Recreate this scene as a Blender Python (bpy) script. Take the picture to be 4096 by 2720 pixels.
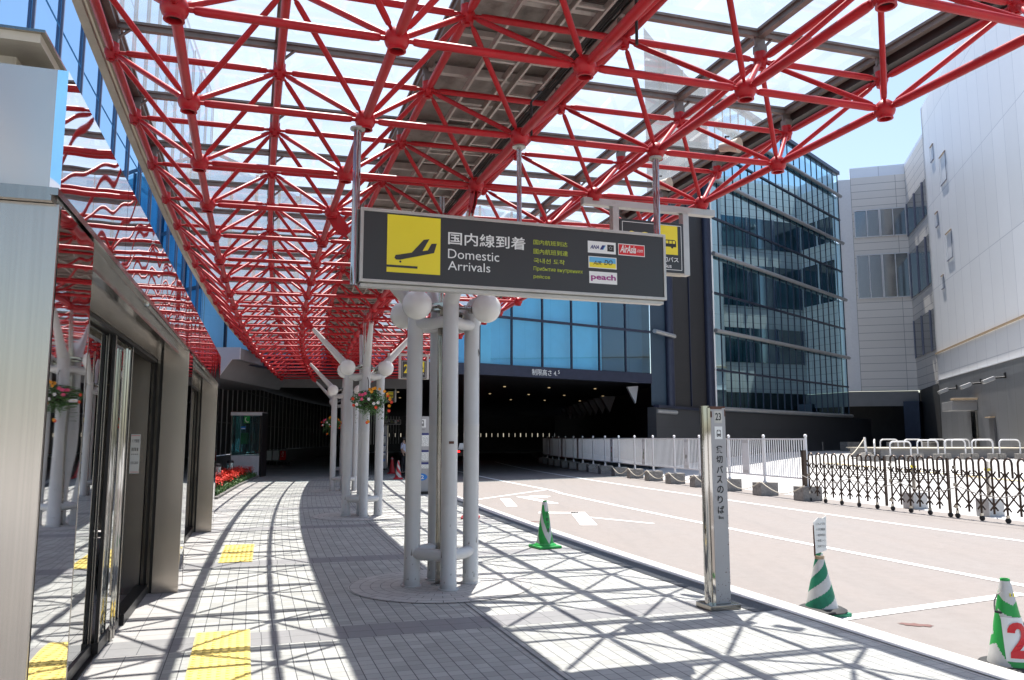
import bpy, bmesh, math, random
from mathutils import Vector, Matrix, Euler
random.seed(7)
sc = bpy.context.scene
for o in list(bpy.data.objects): bpy.data.objects.remove(o)
COL = sc.collection
R = math.radians
# ---------------------------------------------------------------- camera
EYE = 1.655
cam = bpy.data.cameras.new('camera'); cam.sensor_width = 36.0; cam.lens = 36.0*3170.56/4096.0
cam.clip_start = 0.05; cam.clip_end = 3000
co = bpy.data.objects.new('camera', cam); COL.objects.link(co)
co.location = (0, 0, EYE); co.rotation_euler = (math.pi/2+0.12245, 0, 0); sc.camera = co
# ---------------------------------------------------------------- light
SUN = Vector((0.0237, 0.3337, 1.0)).normalized()
w = bpy.data.worlds.new('World'); sc.world = w; w.use_nodes = True
nt = w.node_tree; nt.nodes.clear()
sky = nt.nodes.new('ShaderNodeTexSky'); sky.sky_type = 'NISHITA'; sky.sun_disc = False
sky.sun_elevation = math.asin(SUN.z); sky.sun_rotation = math.atan2(SUN.x, SUN.y)
sky.air_density = 1.1; sky.dust_density = 1.6; sky.ozone_density = 1.2
bg = nt.nodes.new('ShaderNodeBackground'); bg.inputs[1].default_value = 0.115
wo = nt.nodes.new('ShaderNodeOutputWorld')
nt.links.new(sky.outputs[0], bg.inputs[0]); nt.links.new(bg.outputs[0], wo.inputs[0])
sl = bpy.data.lights.new('sun', 'SUN'); sl.energy = 4.9; sl.angle = R(0.53); sl.color = (1.0, 0.955, 0.89)
so = bpy.data.objects.new('sun', sl); COL.objects.link(so)
so.rotation_euler = (-SUN).to_track_quat('-Z', 'Y').to_euler()
sc.view_settings.view_transform = 'Standard'; sc.view_settings.look = 'None'
sc.view_settings.exposure = 1.0; sc.view_settings.gamma = 1.0
try:
    sc.cycles.max_bounces = 10; sc.cycles.transparent_max_bounces = 24; sc.cycles.glossy_bounces = 5
    sc.cycles.caustics_reflective = False; sc.cycles.caustics_refractive = False
    sc.cycles.use_denoising = True; sc.cycles.sample_clamp_indirect = 6
except Exception: pass
# ---------------------------------------------------------------- curved street grid
# o counts truss bays (1.33 m) across from the building, row counts bays (1.40 m) along the curve
S = 1.33; K = .00593; DTH = 1.05547; SLP = .02019; YAW = .33004; GX, GY = .34572, -3.64406
cY, sY = math.cos(YAW), math.sin(YAW)
def G(o, row, z=0.0):
    R0 = 1/K; th = row*DTH*K; r = R0-o
    x = (R0-r*math.cos(th)-GX)*S; y = (r*math.sin(th)-GY)*S
    return Vector((cY*x-sY*y, sY*x+cY*y, z))
def rot(row): return YAW-row*DTH*K
def ZB(o): return (1.94663+1.24427+SLP*(o-2))*S
def ZT(o): return (2.43289+1.24427+SLP*(o-2))*S
ROAD = -0.10
def inv(x, y):
    a = (cY*x+sY*y)/S+GX; b = (-sY*x+cY*y)/S+GY; R0 = 1/K
    return R0-math.hypot(R0-a, b), math.atan2(b, R0-a)/K/DTH
# ---------------------------------------------------------------- materials
def N(t, k, x=0, y=0): return t.nodes.new(k)
def base(name):
    m = bpy.data.materials.new(name); m.use_nodes = True
    t = m.node_tree; p = t.nodes['Principled BSDF']
    return m, t, p
def mth(t, op, a, b=None, c=None):
    n = t.nodes.new('ShaderNodeMath'); n.operation = op
    for i, v in enumerate((a, b, c)):
        if v is None: continue
        if isinstance(v, (int, float)): n.inputs[i].default_value = v
        else: t.links.new(v, n.inputs[i])
    return n.outputs[0]
def mixc(t, f, a, b, mode='MIX'):
    n = t.nodes.new('ShaderNodeMix'); n.data_type = 'RGBA'; n.blend_type = mode
    for i, v in ((0, f), (6, a), (7, b)):
        if isinstance(v, (int, float)): n.inputs[i].default_value = v
        elif isinstance(v, tuple): n.inputs[i].default_value = (*v[:3], 1)
        else: t.links.new(v, n.inputs[i])
    return n.outputs[2]
def noise(t, scale, detail=4, rough=.6, vec=None, stretch=None, coord='Object'):
    n = t.nodes.new('ShaderNodeTexNoise'); n.inputs['Scale'].default_value = scale
    n.inputs['Detail'].default_value = detail; n.inputs['Roughness'].default_value = rough
    if vec is None:
        tc = t.nodes.new('ShaderNodeTexCoord'); vec = tc.outputs[coord]
    if stretch:
        mp = t.nodes.new('ShaderNodeMapping'); mp.inputs['Scale'].default_value = stretch
        t.links.new(vec, mp.inputs['Vector']); vec = mp.outputs[0]
    t.links.new(vec, n.inputs['Vector']); return n.outputs['Fac']
def ramp(t, f, a, b):
    n = t.nodes.new('ShaderNodeMapRange'); n.inputs[1].default_value = a; n.inputs[2].default_value = b
    t.links.new(f, n.inputs[0]); return n.outputs[0]
def bump(t, p, h, s=.3, d=.01):
    b = t.nodes.new('ShaderNodeBump'); b.inputs['Strength'].default_value = s; b.inputs['Distance'].default_value = d
    t.links.new(h, b.inputs['Height']); t.links.new(b.outputs[0], p.inputs['Normal'])
def mat(name, col, rough=.5, metal=0, var=.12, vs=6, dirt=None, bs=0, stretch=None, spec=None, dlo=.62, dhi=.75):
    m, t, p = base(name)
    f = noise(t, vs, 5, .65, stretch=stretch)
    lo = tuple(c*(1-var) for c in col); hi = tuple(min(1, c*(1+var)) for c in col)
    c = mixc(t, ramp(t, f, .3, .7), lo, hi)
    if dirt:
        g = noise(t, vs*2.3, 6, .7)
        c = mixc(t, ramp(t, g, dlo, dhi), c, dirt)
    t.links.new(c, p.inputs['Base Color'])
    p.inputs['Roughness'].default_value = rough; p.inputs['Metallic'].default_value = metal
    rr = ramp(t, noise(t, vs*1.7), 0, 1)
    t.links.new(mth(t, 'MULTIPLY_ADD', rr, .25*rough, rough*.88), p.inputs['Roughness'])
    if spec is not None: p.inputs['Specular IOR Level'].default_value = spec
    if bs: bump(t, p, noise(t, vs*12, 3), bs)
    return m
def emit(name, col, s):
    m, t, p = base(name); p.inputs['Base Color'].default_value = (*col, 1)
    p.inputs['Emission Color'].default_value = (*col, 1); p.inputs['Emission Strength'].default_value = s
    return m
def grid(name, col, joint, pu, pv, jw, rough=.7, var=.08, shift=0, bmp=.4, spec=None, metal=0, su=0, sv=0, extra=None, jv=None):
    """panelled or tiled surface, UVs in metres"""
    m, t, p = base(name)
    uv = t.nodes.new('ShaderNodeUVMap'); sp = t.nodes.new('ShaderNodeSeparateXYZ'); t.links.new(uv.outputs[0], sp.inputs[0])
    v = mth(t, 'DIVIDE', mth(t, 'ADD', sp.outputs[1], sv), pv); fv = mth(t, 'FLOOR', v)
    u = mth(t, 'DIVIDE', mth(t, 'ADD', sp.outputs[0], su), pu)
    if shift: u = mth(t, 'ADD', u, mth(t, 'MULTIPLY', mth(t, 'MODULO', fv, 2), shift))
    fu = mth(t, 'FLOOR', u)
    ju = mth(t, 'LESS_THAN', mth(t, 'FRACT', u), jw/pu); jvv = mth(t, 'LESS_THAN', mth(t, 'FRACT', v), (jv if jv is not None else jw)/pv)
    j = mth(t, 'MAXIMUM', ju, jvv)
    cb = t.nodes.new('ShaderNodeCombineXYZ'); t.links.new(fu, cb.inputs[0]); t.links.new(fv, cb.inputs[1])
    wn = t.nodes.new('ShaderNodeTexWhiteNoise'); wn.noise_dimensions = '2D'; t.links.new(cb.outputs[0], wn.inputs['Vector'])
    c = mixc(t, wn.outputs[0], tuple(x*(1-var) for x in col), tuple(min(1, x*(1+var)) for x in col))
    if extra: c, j = extra(t, sp, c, j)
    big = ramp(t, noise(t, 1.1, 6, .7), .35, .7)
    c = mixc(t, mth(t, 'MULTIPLY', big, var*2.2), c, tuple(x*.62 for x in col))
    fine = ramp(t, noise(t, 90, 2), .3, .7)
    c = mixc(t, mth(t, 'MULTIPLY', fine, var*1.2), c, tuple(x*.7 for x in col))
    c = mixc(t, j, c, joint)
    t.links.new(c, p.inputs['Base Color']); p.inputs['Roughness'].default_value = rough; p.inputs['Metallic'].default_value = metal
    if spec is not None: p.inputs['Specular IOR Level'].default_value = spec
    if bmp: bump(t, p, mth(t, 'ADD', mth(t, 'SUBTRACT', 1.0, j), mth(t, 'MULTIPLY', fine, .25)), bmp, .004)
    return m
def glass(name, tint, refl, rcol=(1, 1, 1), rough=.0, wav=0, diff=None, dfac=0, wscale=1.2):
    m, t, p = base(name); t.nodes.remove(p); out = t.nodes['Material Output']
    tr = t.nodes.new('ShaderNodeBsdfTransparent'); tr.inputs[0].default_value = (*tint, 1)
    gl = t.nodes.new('ShaderNodeBsdfGlossy'); gl.inputs['Color'].default_value = (*rcol, 1); gl.inputs['Roughness'].default_value = rough
    if wav:
        b = t.nodes.new('ShaderNodeBump'); b.inputs['Strength'].default_value = wav; b.inputs['Distance'].default_value = .05
        t.links.new(noise(t, wscale, 1, .4), b.inputs['Height']); t.links.new(b.outputs[0], gl.inputs['Normal'])
    lw = t.nodes.new('ShaderNodeLayerWeight'); lw.inputs[0].default_value = .35
    f = mth(t, 'MULTIPLY_ADD', lw.outputs['Facing'], (1-refl)*.55, refl)
    mx = t.nodes.new('ShaderNodeMixShader'); t.links.new(f, mx.inputs[0]); t.links.new(tr.outputs[0], mx.inputs[1]); t.links.new(gl.outputs[0], mx.inputs[2])
    r = mx.outputs[0]
    if dfac:
        df = t.nodes.new('ShaderNodeBsdfTranslucent'); df.inputs[0].default_value = (*diff, 1)
        d2 = t.nodes.new('ShaderNodeMixShader')
        s = ramp(t, noise(t, .7, 4, .6, stretch=(1, 2.5, 1)), .3, .75)
        t.links.new(mth(t, 'MULTIPLY_ADD', s, dfac*.5, dfac*.8), d2.inputs[0]); t.links.new(r, d2.inputs[1]); t.links.new(df.outputs[0], d2.inputs[2]); r = d2.outputs[0]
    t.links.new(r, out.inputs[0]); return m
def mirror(name, col, rough, wav, scale=(1, 1, 1), ns=1.5, brushed=0, det=1, metal=1):
    m, t, p = base(name); p.inputs['Base Color'].default_value = (*col, 1); p.inputs['Metallic'].default_value = metal
    p.inputs['Roughness'].default_value = rough
    h = noise(t, ns, det, .45, stretch=scale)
    if wav: bump(t, p, h, wav, .06)
    if brushed:
        g = noise(t, 2.5, 2, .5, stretch=(40, 40, .25)); t.links.new(mixc(t, mth(t, 'MULTIPLY', g, brushed), col, tuple(c*.55 for c in col)), p.inputs['Base Color'])
        p.inputs['Anisotropic'].default_value = .6
    return m
M = {}
M['red'] = mat('red_paint', (.41, .010, .016), .40, 0, .16, 4, (.27, .04, .035), dlo=.58, dhi=.8, spec=.35)
M['hole'] = mat('dark_hollow', (.02, .008, .008), .8)
M['grey_alu'] = mat('weathered_aluminium', (.17, .155, .14), .5, .3, .25, 4, (.06, .05, .045), stretch=(1, 1, 1))
M['gutter'] = mat('beige_edge_trim', (.50, .46, .38), .5, .1, .12, 3, (.3, .26, .2))
M['dark_fascia'] = mat('dark_fascia', (.045, .042, .04), .5, .2, .2, 3)
M['roofglass'] = glass('wired_roof_glass', (.96, .98, .99), .01, (.5, .5, .5), dfac=.12, diff=(.88, .95, 1))
M['plate'] = mat('soffit_sheet', (.26, .235, .21), .42, .55, .35, 1.6, (.10, .08, .07), dlo=.5, dhi=.75)
M['ladder'] = mat('galvanised_rack', (.50, .48, .44), .5, .3, .15, 8, (.22, .17, .12))
M['cable'] = mat('black_cable', (.02, .02, .02), .6)
M['white_post'] = mat('light_grey_enamel', (.56, .56, .555), .3, 0, .05, 2.5, (.36, .34, .31), dlo=.70, dhi=.85)
M['smudge'] = mat('grey_smudge', (.27, .255, .235), .6)
M['globe'] = mat('opal_globe', (.74, .73, .70), .14, 0, .05, 3)
M['steel'] = mirror('brushed_steel', (.53, .48, .42), .23, 0, (1, 1, .2), 2, .5, metal=.82)
M['steel_dark'] = mirror('dull_steel', (.40, .375, .33), .17, .12, (1, 1, 1), 2.5, brushed=.5)
M['polish'] = mirror('polished_steel', (.82, .82, .84), .02, .34, (1.0, .8, .35), 1.1)
M['calm'] = mirror('return_mirror', (.74, .74, .75), .02, .10, (1, 1, .7), 1.2)
M['soft'] = mirror('crinkled_panel', (.60, .555, .50), .20, .5, (1.6, 1.0, .3), 1.3, metal=.6)
M['polish2'] = mirror('polished_post', (.46, .44, .41), .06, .25, (3, 3, .6), 2)
M['darkmetal'] = mat('black_frame', (.022, .021, .022), .4, .3, .2, 5)
M['doorglass'] = glass('door_glass', (.42, .47, .46), .58, (.95, .97, .97))
M['clearglass'] = glass('clear_side_glass', (.88, .92, .90), .06, (.8, .9, .9))
M['skyglass'] = glass('upper_facade_glass', (.35, .55, .75), .58, (.62, .84, 1.0), wav=.015)
M['skyback'] = mat('sky_reflection_backing', (.22, .58, .92), .5, 0, .08, .5)  # azure painted to carry the sky reflection of the upper glass
M['deepback'] = mat('dim_interior', (.02, .045, .075), .6)
M['bridgeglass'] = glass('bridge_glass', (.60, .86, .96), .10, (.5, .78, .98), wav=.012)
M['mullion'] = mat('mullion', (.16, .17, .24), .4, .4, .1, 3)
M['navy'] = mat('navy_column', (.022, .028, .055), .35, .3, .15, 3)
M['tealback'] = mat('teal_reflection_backing', (.05, .19, .26), .6)  # teal stands in for the reflection in the curtain glass
M['paleblind'] = mat('pale_blind', (.42, .85, .95), .6, 0, .06, .8)
M['cyanglass'] = glass('cyan_curtain_glass', (.50, .70, .78), .80, (.62, .90, 1.0), wav=.010)
M['cyanback'] = mat('cyan_reflection_backing', (.20, .58, .78), .6, 0, .08, .8)  # cyan painted in place of the bridge glass's reflection
M['tubealu'] = mat('aluminium_tube', (.42, .42, .42), .35, .6, .08, 3)
M['louvre'] = grid('louvre_wall', (.024, .022, .023), (.008, .008, .008), 40, .085, .03, .5, .1)
M['darkwall'] = grid('charcoal_panels', (.035, .037, .042), (.012, .012, .013), 2.4, 1.1, .02, .45, .1, shift=.5)
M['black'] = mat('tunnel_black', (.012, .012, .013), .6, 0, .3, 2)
M['tunnelfloor'] = mat('tunnel_floor', (.1, .1, .1), .6)
M['beige'] = grid('ribbed_beige_panels', (.74, .71, .68), (.26, .26, .27), 3.6, .66, .035, .5, .03)
M['bluewhite'] = grid('pale_blue_white_cladding', (.78, .82, .90), (.46, .49, .56), 2.3, 5.2, .045, .38, .03, spec=.6)
M['whiteclad'] = grid('white_cladding', (.88, .89, .91), (.60, .62, .66), 2.0, 6.2, .05, .36, .03, spec=.6)
M['greyclad'] = grid('grey_cladding', (.15, .155, .165), (.085, .085, .09), 1.5, 40, .04, .4, .05)
M['winglass'] = mirror('tinted_window', (.20, .21, .22), .12, 0)
M['whitetrim'] = mat('white_trim', (.72, .73, .76), .4, 0, .04)
M['orange'] = mat('tan_trim', (.42, .31, .20), .5)
M['greysoffit'] = mat('grey_soffit', (.20, .20, .205), .6, 0, .06, 2)
M['whitebox'] = mat('white_soffit_end', (.60, .63, .70), .5, 0, .04, 1)
M['white'] = mat('white_paint', (.78, .78, .78), .35, 0, .05, 4, (.5, .48, .45), dlo=.72, dhi=.85)
M['concrete'] = mat('cast_concrete', (.27, .255, .235), .85, 0, .25, 7, (.12, .11, .10), .3, dlo=.52, dhi=.7)
M['paleconc'] = mat('pale_cast_concrete', (.52, .51, .49), .85, 0, .15, 7, (.3, .29, .28), .2)
M['brown'] = mat('dark_bronze_metal', (.060, .040, .030), .35, .5, .2, 5)
M['rubber'] = mat('black_rubber', (.018, .018, .018), .7)
M['yellow'] = mat('tactile_yellow', (.76, .58, .15), .7, 0, .16, 5, (.50, .42, .24), dlo=.5, dhi=.8)
M['signblack'] = mat('sign_face_charcoal', (.030, .034, .036), .38, 0, .05, 2)
M['signyel'] = mat('sign_face_yellow', (.82, .68, .03), .35, 0, .03, 2)
M['signwhite'] = mat('sign_white', (.76, .78, .76), .4, 0, .02)
M['lime'] = mat('sign_lime', (.50, .60, .05), .4, 0, .02)
M['signred'] = mat('sign_red', (.62, .015, .02), .4, 0, .02)
M['signnavy'] = mat('sign_navy', (.02, .03, .16), .4, 0, .02)
M['signblue'] = mat('sign_sky_blue', (.12, .42, .68), .4, 0, .02)
M['blueflat'] = mat('sign_blue', (.02, .20, .62), .4, 0, .02)
M['purple'] = mat('sign_plum', (.30, .02, .20), .4, 0, .02)
M['frame'] = mat('sign_frame_aluminium', (.46, .45, .42), .36, .5, .08, 5, (.3, .26, .22))
M['rustpanel'] = mat('rusting_grey_panel', (.36, .36, .365), .4, 0, .04, 3, (.27, .13, .06), dlo=.70, dhi=.76)
M['rust'] = mat('rust', (.10, .045, .03), .8)
M['green'] = mat('green_plastic', (.018, .33, .06), .45, 0, .12, 6, (.02, .16, .05))
M['dgreen'] = mat('faded_teal_green', (.012, .20, .105), .6, 0, .25, 9, (.02, .08, .05))
M['conewhite'] = mat('reflective_white_band', (.56, .56, .54), .5, 0, .12, 8, (.22, .22, .2), dlo=.66)
M['conered'] = mat('red_plastic', (.50, .02, .03), .5, 0, .12)
M['ink'] = mat('black_ink', (.02, .02, .02), .6)
M['leaf'] = mat('leaf_green', (.035, .12, .02), .55, 0, .5, 20)
M['leaf2'] = mat('leaf_light', (.12, .22, .07), .55, 0, .4, 20)
M['salvia'] = mat('scarlet_petals', (.85, .035, .012), .6, 0, .3, 30)
M['pink'] = mat('pink_petals', (.70, .05, .18), .6, 0, .2, 30)
M['orangep'] = mat('orange_petals', (.82, .33, .01), .6, 0, .2, 30)
M['whitep'] = mat('white_petals', (.80, .80, .78), .6, 0, .1, 30)
M['soil'] = mat('dark_soil', (.03, .022, .015), .9)
M['boothglass'] = glass('booth_glass', (.60, .80, .82), .12, (.8, .95, 1))
M['phonegreen'] = mat('phone_green', (.02, .32, .06), .4)
M['skin'] = mat('skin', (.45, .28, .20), .5, 0, .04)
M['shirt'] = mat('pale_blue_shirt', (.60, .64, .78), .7)
M['trousers'] = mat('dark_trousers', (.015, .015, .02), .7)
M['hair'] = mat('black_hair', (.012, .01, .01), .5)
M['orangeshirt'] = mat('orange_shirt', (.55, .13, .04), .7)
M['carpaint'] = mat('dark_car_paint', (.03, .03, .035), .2, .3)
M['tail'] = emit('tail_lamp', (1, .02, .02), 2.5)
M['downlight'] = emit('downlight_glow', (1, .72, .38), .3)
M['strip'] = emit('lit_strip', (.9, .95, 1), 1.6)
M['carglass'] = mirror('car_glass', (.15, .17, .2), .05, 0)
M['kerb'] = grid('pale_kerb_stone', (.50, .49, .47), (.2, .19, .18), 3, .6, .008, .7, .06)
def bands(t, sp, c, j):
    # every fourth-odd metre a belt of larger grey slabs crosses the pavement
    per = 3*DTH*S
    y = mth(t, 'MODULO', mth(t, 'ADD', sp.outputs[1], per*8-1.48*DTH*S), per)
    b = mth(t, 'LESS_THAN', y, .46)
    j2 = mth(t, 'MAXIMUM', mth(t, 'LESS_THAN', mth(t, 'FRACT', mth(t, 'DIVIDE', y, .23)), .03), mth(t, 'LESS_THAN', mth(t, 'FRACT', mth(t, 'DIVIDE', sp.outputs[0], .23)), .03))
    c2 = mixc(t, noise(t, 9, 3), (.19, .185, .195), (.27, .262, .268))
    # broad slabs in front of the doors
    sb = mth(t, 'LESS_THAN', sp.outputs[0], -.02)
    j3 = mth(t, 'MAXIMUM', mth(t, 'LESS_THAN', mth(t, 'FRACT', mth(t, 'DIVIDE', sp.outputs[0], .30)), .02), mth(t, 'LESS_THAN', mth(t, 'FRACT', mth(t, 'DIVIDE', sp.outputs[1], .30)), .02))
    c = mixc(t, sb, c, (.43, .41, .395)); jn = t.nodes.new('ShaderNodeMix'); t.links.new(sb, jn.inputs[0]); t.links.new(j, jn.inputs[2]); t.links.new(j3, jn.inputs[3]); j = jn.outputs[0]
    c = mixc(t, b, c, c2); jm = t.nodes.new('ShaderNodeMix'); t.links.new(b, jm.inputs[0]); t.links.new(j, jm.inputs[2]); t.links.new(j2, jm.inputs[3])
    return c, jm.outputs[0]
M['paving'] = grid('small_square_paving', (.41, .41, .385), (.09, .09, .095), .113, .113, .0072, .75, .17, extra=bands, bmp=.5, jv=.004)
M['ring'] = grid('ring_paving', (.47, .455, .43), (.12, .115, .11), .17, .113, .006, .75, .08, shift=.5)
def road_mat():
    m, t, p = base('worn_asphalt')
    f = noise(t, 160, 3, .7); g = noise(t, .55, 6, .65, stretch=(1, .35, 1)); h = noise(t, 38, 4, .7)
    c = mixc(t, ramp(t, f, .35, .65), (.165, .148, .136), (.275, .244, .227))
    c = mixc(t, mth(t, 'MULTIPLY', ramp(t, g, .4, .7), .35), c, (.205, .20, .198))
    c = mixc(t, mth(t, 'MULTIPLY', ramp(t, h, .6, .72), .5), c, (.17, .135, .125))
    c = mixc(t, mth(t, 'MULTIPLY', ramp(t, noise(t, 7, 5, .75), .42, .7), .30), c, (.15, .13, .12))
    c = mixc(t, mth(t, 'MULTIPLY', ramp(t, noise(t, 1.3, 4, .6, stretch=(2.2, .12, 1)), .5, .75), .22), c, (.13, .12, .115))
    t.links.new(c, p.inputs['Base Color']); p.inputs['Roughness'].default_value = .85
    bump(t, p, f, .35, .006); return m
M['road'] = road_mat()
M['fore'] = mat('forecourt_concrete', (.46, .455, .45), .8, 0, .08, .6, (.36, .35, .34), .2)
M['paint'] = mat('road_paint', (.80, .79, .77), .6, 0, .04, 8, (.52, .47, .44), dlo=.64, dhi=.72)
M['ypaint'] = mat('yellow_road_paint', (.74, .50, .08), .6, 0, .08, 8)
M['stain'] = mat('dark_road_patch', (.14, .07, .06), .8, 0, .2, 20)
M['drain'] = grid('drain_grating', (.055, .06, .07), (.015, .015, .018), .035, .045, .012, .5, .2, metal=.3)
# ---------------------------------------------------------------- mesh builder
class MB:
    def __init__(s): s.v = []; s.f = []; s.m = []; s.uv = {}; s.mats = []
    def mi(s, m):
        if m not in s.mats: s.mats.append(m)
        return s.mats.index(m)
    def face(s, pts, m='white', uv=None):
        b = len(s.v); s.v += [tuple(p) for p in pts]; s.f.append(tuple(range(b, b+len(pts)))); s.m.append(s.mi(m))
        if uv: s.uv[len(s.f)-1] = uv
    def box(s, c, d, m='white', rz=0, rx=0, ry=0, uvs=False):
        x, y, z = d[0]/2, d[1]/2, d[2]/2
        P = [Vector(q) for q in ((-x,-y,-z),(x,-y,-z),(x,y,-z),(-x,y,-z),(-x,-y,z),(x,-y,z),(x,y,z),(-x,y,z))]
        if rz or rx or ry:
            E = Euler((rx, ry, rz)).to_matrix(); P = [E@q for q in P]
        c = Vector(c); b = len(s.v); s.v += [tuple(q+c) for q in P]; k = s.mi(m)
        for q in ((0,1,5,4),(1,2,6,5),(2,3,7,6),(3,0,4,7),(4,5,6,7),(3,2,1,0)): s.f.append(tuple(b+i for i in q)); s.m.append(k)
    def tube(s, p0, p1, r0, r1=None, m='white', n=10, cap=True):
        r1 = r0 if r1 is None else r1; p0, p1 = Vector(p0), Vector(p1); d = p1-p0
        if d.length < 1e-6: return
        d.normalize(); a = d.cross(Vector((0, 0, 1)));
        if a.length < .05: a = d.cross(Vector((1, 0, 0)))
        a.normalize(); e = d.cross(a); b = len(s.v); k = s.mi(m)
        for p, r in ((p0, r0), (p1, r1)):
            for i in range(n):
                t = 2*math.pi*i/n; s.v.append(tuple(p+a*(r*math.cos(t))+e*(r*math.sin(t))))
        for i in range(n):
            j = (i+1) % n; s.f.append((b+i, b+n+i, b+n+j, b+j)); s.m.append(k)
        if cap: s.f.append(tuple(b+i for i in range(n))); s.m.append(k); s.f.append(tuple(b+n+i for i in reversed(range(n)))); s.m.append(k)
    def path(s, pts, r, m='white', n=8, radii=None):
        pts = [Vector(p) for p in pts]; k = s.mi(m); rings = []
        up = Vector((0, 0, 1)); prev = None
        for i, p in enumerate(pts):
            d = (pts[min(i+1, len(pts)-1)]-pts[max(i-1, 0)]).normalized()
            if prev is None:
                a = d.cross(up);
                if a.length < .1: a = d.cross(Vector((1, 0, 0)))
            else: a = prev-d*prev.dot(d)
            a.normalize(); prev = a; e = d.cross(a); rr = radii[i] if radii else r; b = len(s.v)
            for q in range(n):
                t = 2*math.pi*q/n; s.v.append(tuple(p+a*(rr*math.cos(t))+e*(rr*math.sin(t))))
            rings.append(b)
        for b0, b1 in zip(rings, rings[1:]):
            for i in range(n):
                j = (i+1) % n; s.f.append((b0+i, b1+i, b1+j, b0+j)); s.m.append(k)
        s.f.append(tuple(rings[0]+i for i in range(n))); s.m.append(k)
        s.f.append(tuple(rings[-1]+i for i in reversed(range(n)))); s.m.append(k)
    def lathe(s, prof, m='white', n=20, c=(0, 0, 0), mf=None, cap=True):
        b = len(s.v); c = Vector(c)
        for r, z in prof:
            for i in range(n):
                t = 2*math.pi*i/n; s.v.append((c.x+r*math.cos(t), c.y+r*math.sin(t), c.z+z))
        for q in range(len(prof)-1):
            for i in range(n):
                j = (i+1) % n; k = mf(q, i) if mf else m
                s.f.append((b+q*n+i, b+q*n+j, b+(q+1)*n+j, b+(q+1)*n+i)); s.m.append(s.mi(k))
        if cap and not mf:
            if prof[0][0] > .001: s.f.append(tuple(b+i for i in reversed(range(n)))); s.m.append(s.mi(m))
            if prof[-1][0] > .001: s.f.append(tuple(b+(len(prof)-1)*n+i for i in range(n))); s.m.append(s.mi(m))
    def sphere(s, c, r, m='white', n=16, k=10, sz=1):
        s.lathe([(max(r*math.sin(math.pi*i/k), .0005), -r*sz*math.cos(math.pi*i/k)) for i in range(k+1)], m, n, c)
    def prism(s, poly, z0, z1, m='white', ax='z'):
        """poly in a plane, extruded: ax z -> (x,y); ax y -> (x,z) between y=z0..z1"""
        b = len(s.v); n = len(poly); k = s.mi(m)
        for zz in (z0, z1):
            for a, c in poly: s.v.append((a, c, zz) if ax == 'z' else (a, zz, c))
        for i in range(n):
            j = (i+1) % n; s.f.append((b+i, b+j, b+n+j, b+n+i)); s.m.append(k)
        s.f.append(tuple(b+i for i in reversed(range(n)))); s.m.append(k); s.f.append(tuple(b+n+i for i in range(n))); s.m.append(k)
    def wall(s, a, c, z0, z1, m, u0=0.0, th=0.0):
        """vertical wall a->c with metre UVs; th gives a second skin behind (to the left of a->c)"""
        a, c = Vector(a[:2]), Vector(c[:2]); L = (c-a).length
        q = [(a.x, a.y, z0), (c.x, c.y, z0), (c.x, c.y, z1), (a.x, a.y, z1)]
        s.face(q, m, [(u0, z0), (u0+L, z0), (u0+L, z1), (u0, z1)])
        if th:
            d = (c-a).normalized(); nn = Vector((-d.y, d.x))*th; a2, c2 = a+nn, c+nn
            s.face([(c2.x, c2.y, z0), (a2.x, a2.y, z0), (a2.x, a2.y, z1), (c2.x, c2.y, z1)], m, [(0, z0), (L, z0), (L, z1), (0, z1)])
            for p, r in ((a, a2), (c2, c)): s.face([(r.x, r.y, z0), (p.x, p.y, z0), (p.x, p.y, z1), (r.x, r.y, z1)], m, [(0, z0), (abs(th), z0), (abs(th), z1), (0, z1)])
            for zz in (z0, z1): s.face([(a.x, a.y, zz), (c.x, c.y, zz), (c2.x, c2.y, zz), (a2.x, a2.y, zz)], m, [(0, 0), (L, 0), (L, th), (0, th)])
        return u0+L
    def text(s, body, m, x, z, w=None, h=None, y=0.0, size=.1, shear=0, align='L', bold=0, th=.0015):
        """flat lettering in the XZ plane facing -Y, box lower-left corner (x,z), scaled to w x h"""
        cu = bpy.data.curves.new('t', 'FONT'); cu.body = body; cu.size = 1; cu.shear = shear; cu.resolution_u = 3; cu.offset = bold
        ob = bpy.data.objects.new('t', cu); COL.objects.link(ob)
        dg = bpy.context.evaluated_depsgraph_get(); me = bpy.data.meshes.new_from_object(ob.evaluated_get(dg))
        bpy.data.objects.remove(ob); bpy.data.curves.remove(cu)
        if not me.vertices: return
        xs = [v.co.x for v in me.vertices]; ys = [v.co.y for v in me.vertices]; x0, x1, y0, y1 = min(xs), max(xs), min(ys), max(ys)
        k1 = (w/(x1-x0)) if w else None; k2 = (h/(y1-y0)) if h else None
        if k1 is None and k2 is None: k1 = k2 = size
        k1 = k1 or k2; k2 = k2 or k1; ox = x - (0 if align == 'L' else (x1-x0)*k1/2)
        b = len(s.v); k = s.mi(m)
        for v in me.vertices: s.v.append((ox+(v.co.x-x0)*k1, y-th, z+(v.co.y-y0)*k2))
        for p in me.polygons: s.f.append(tuple(b+i for i in p.vertices)); s.m.append(k)
        bpy.data.meshes.remove(me)
    def xf(s, mtx):
        s.v = [tuple(mtx@Vector(p)) for p in s.v]; return s
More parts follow.
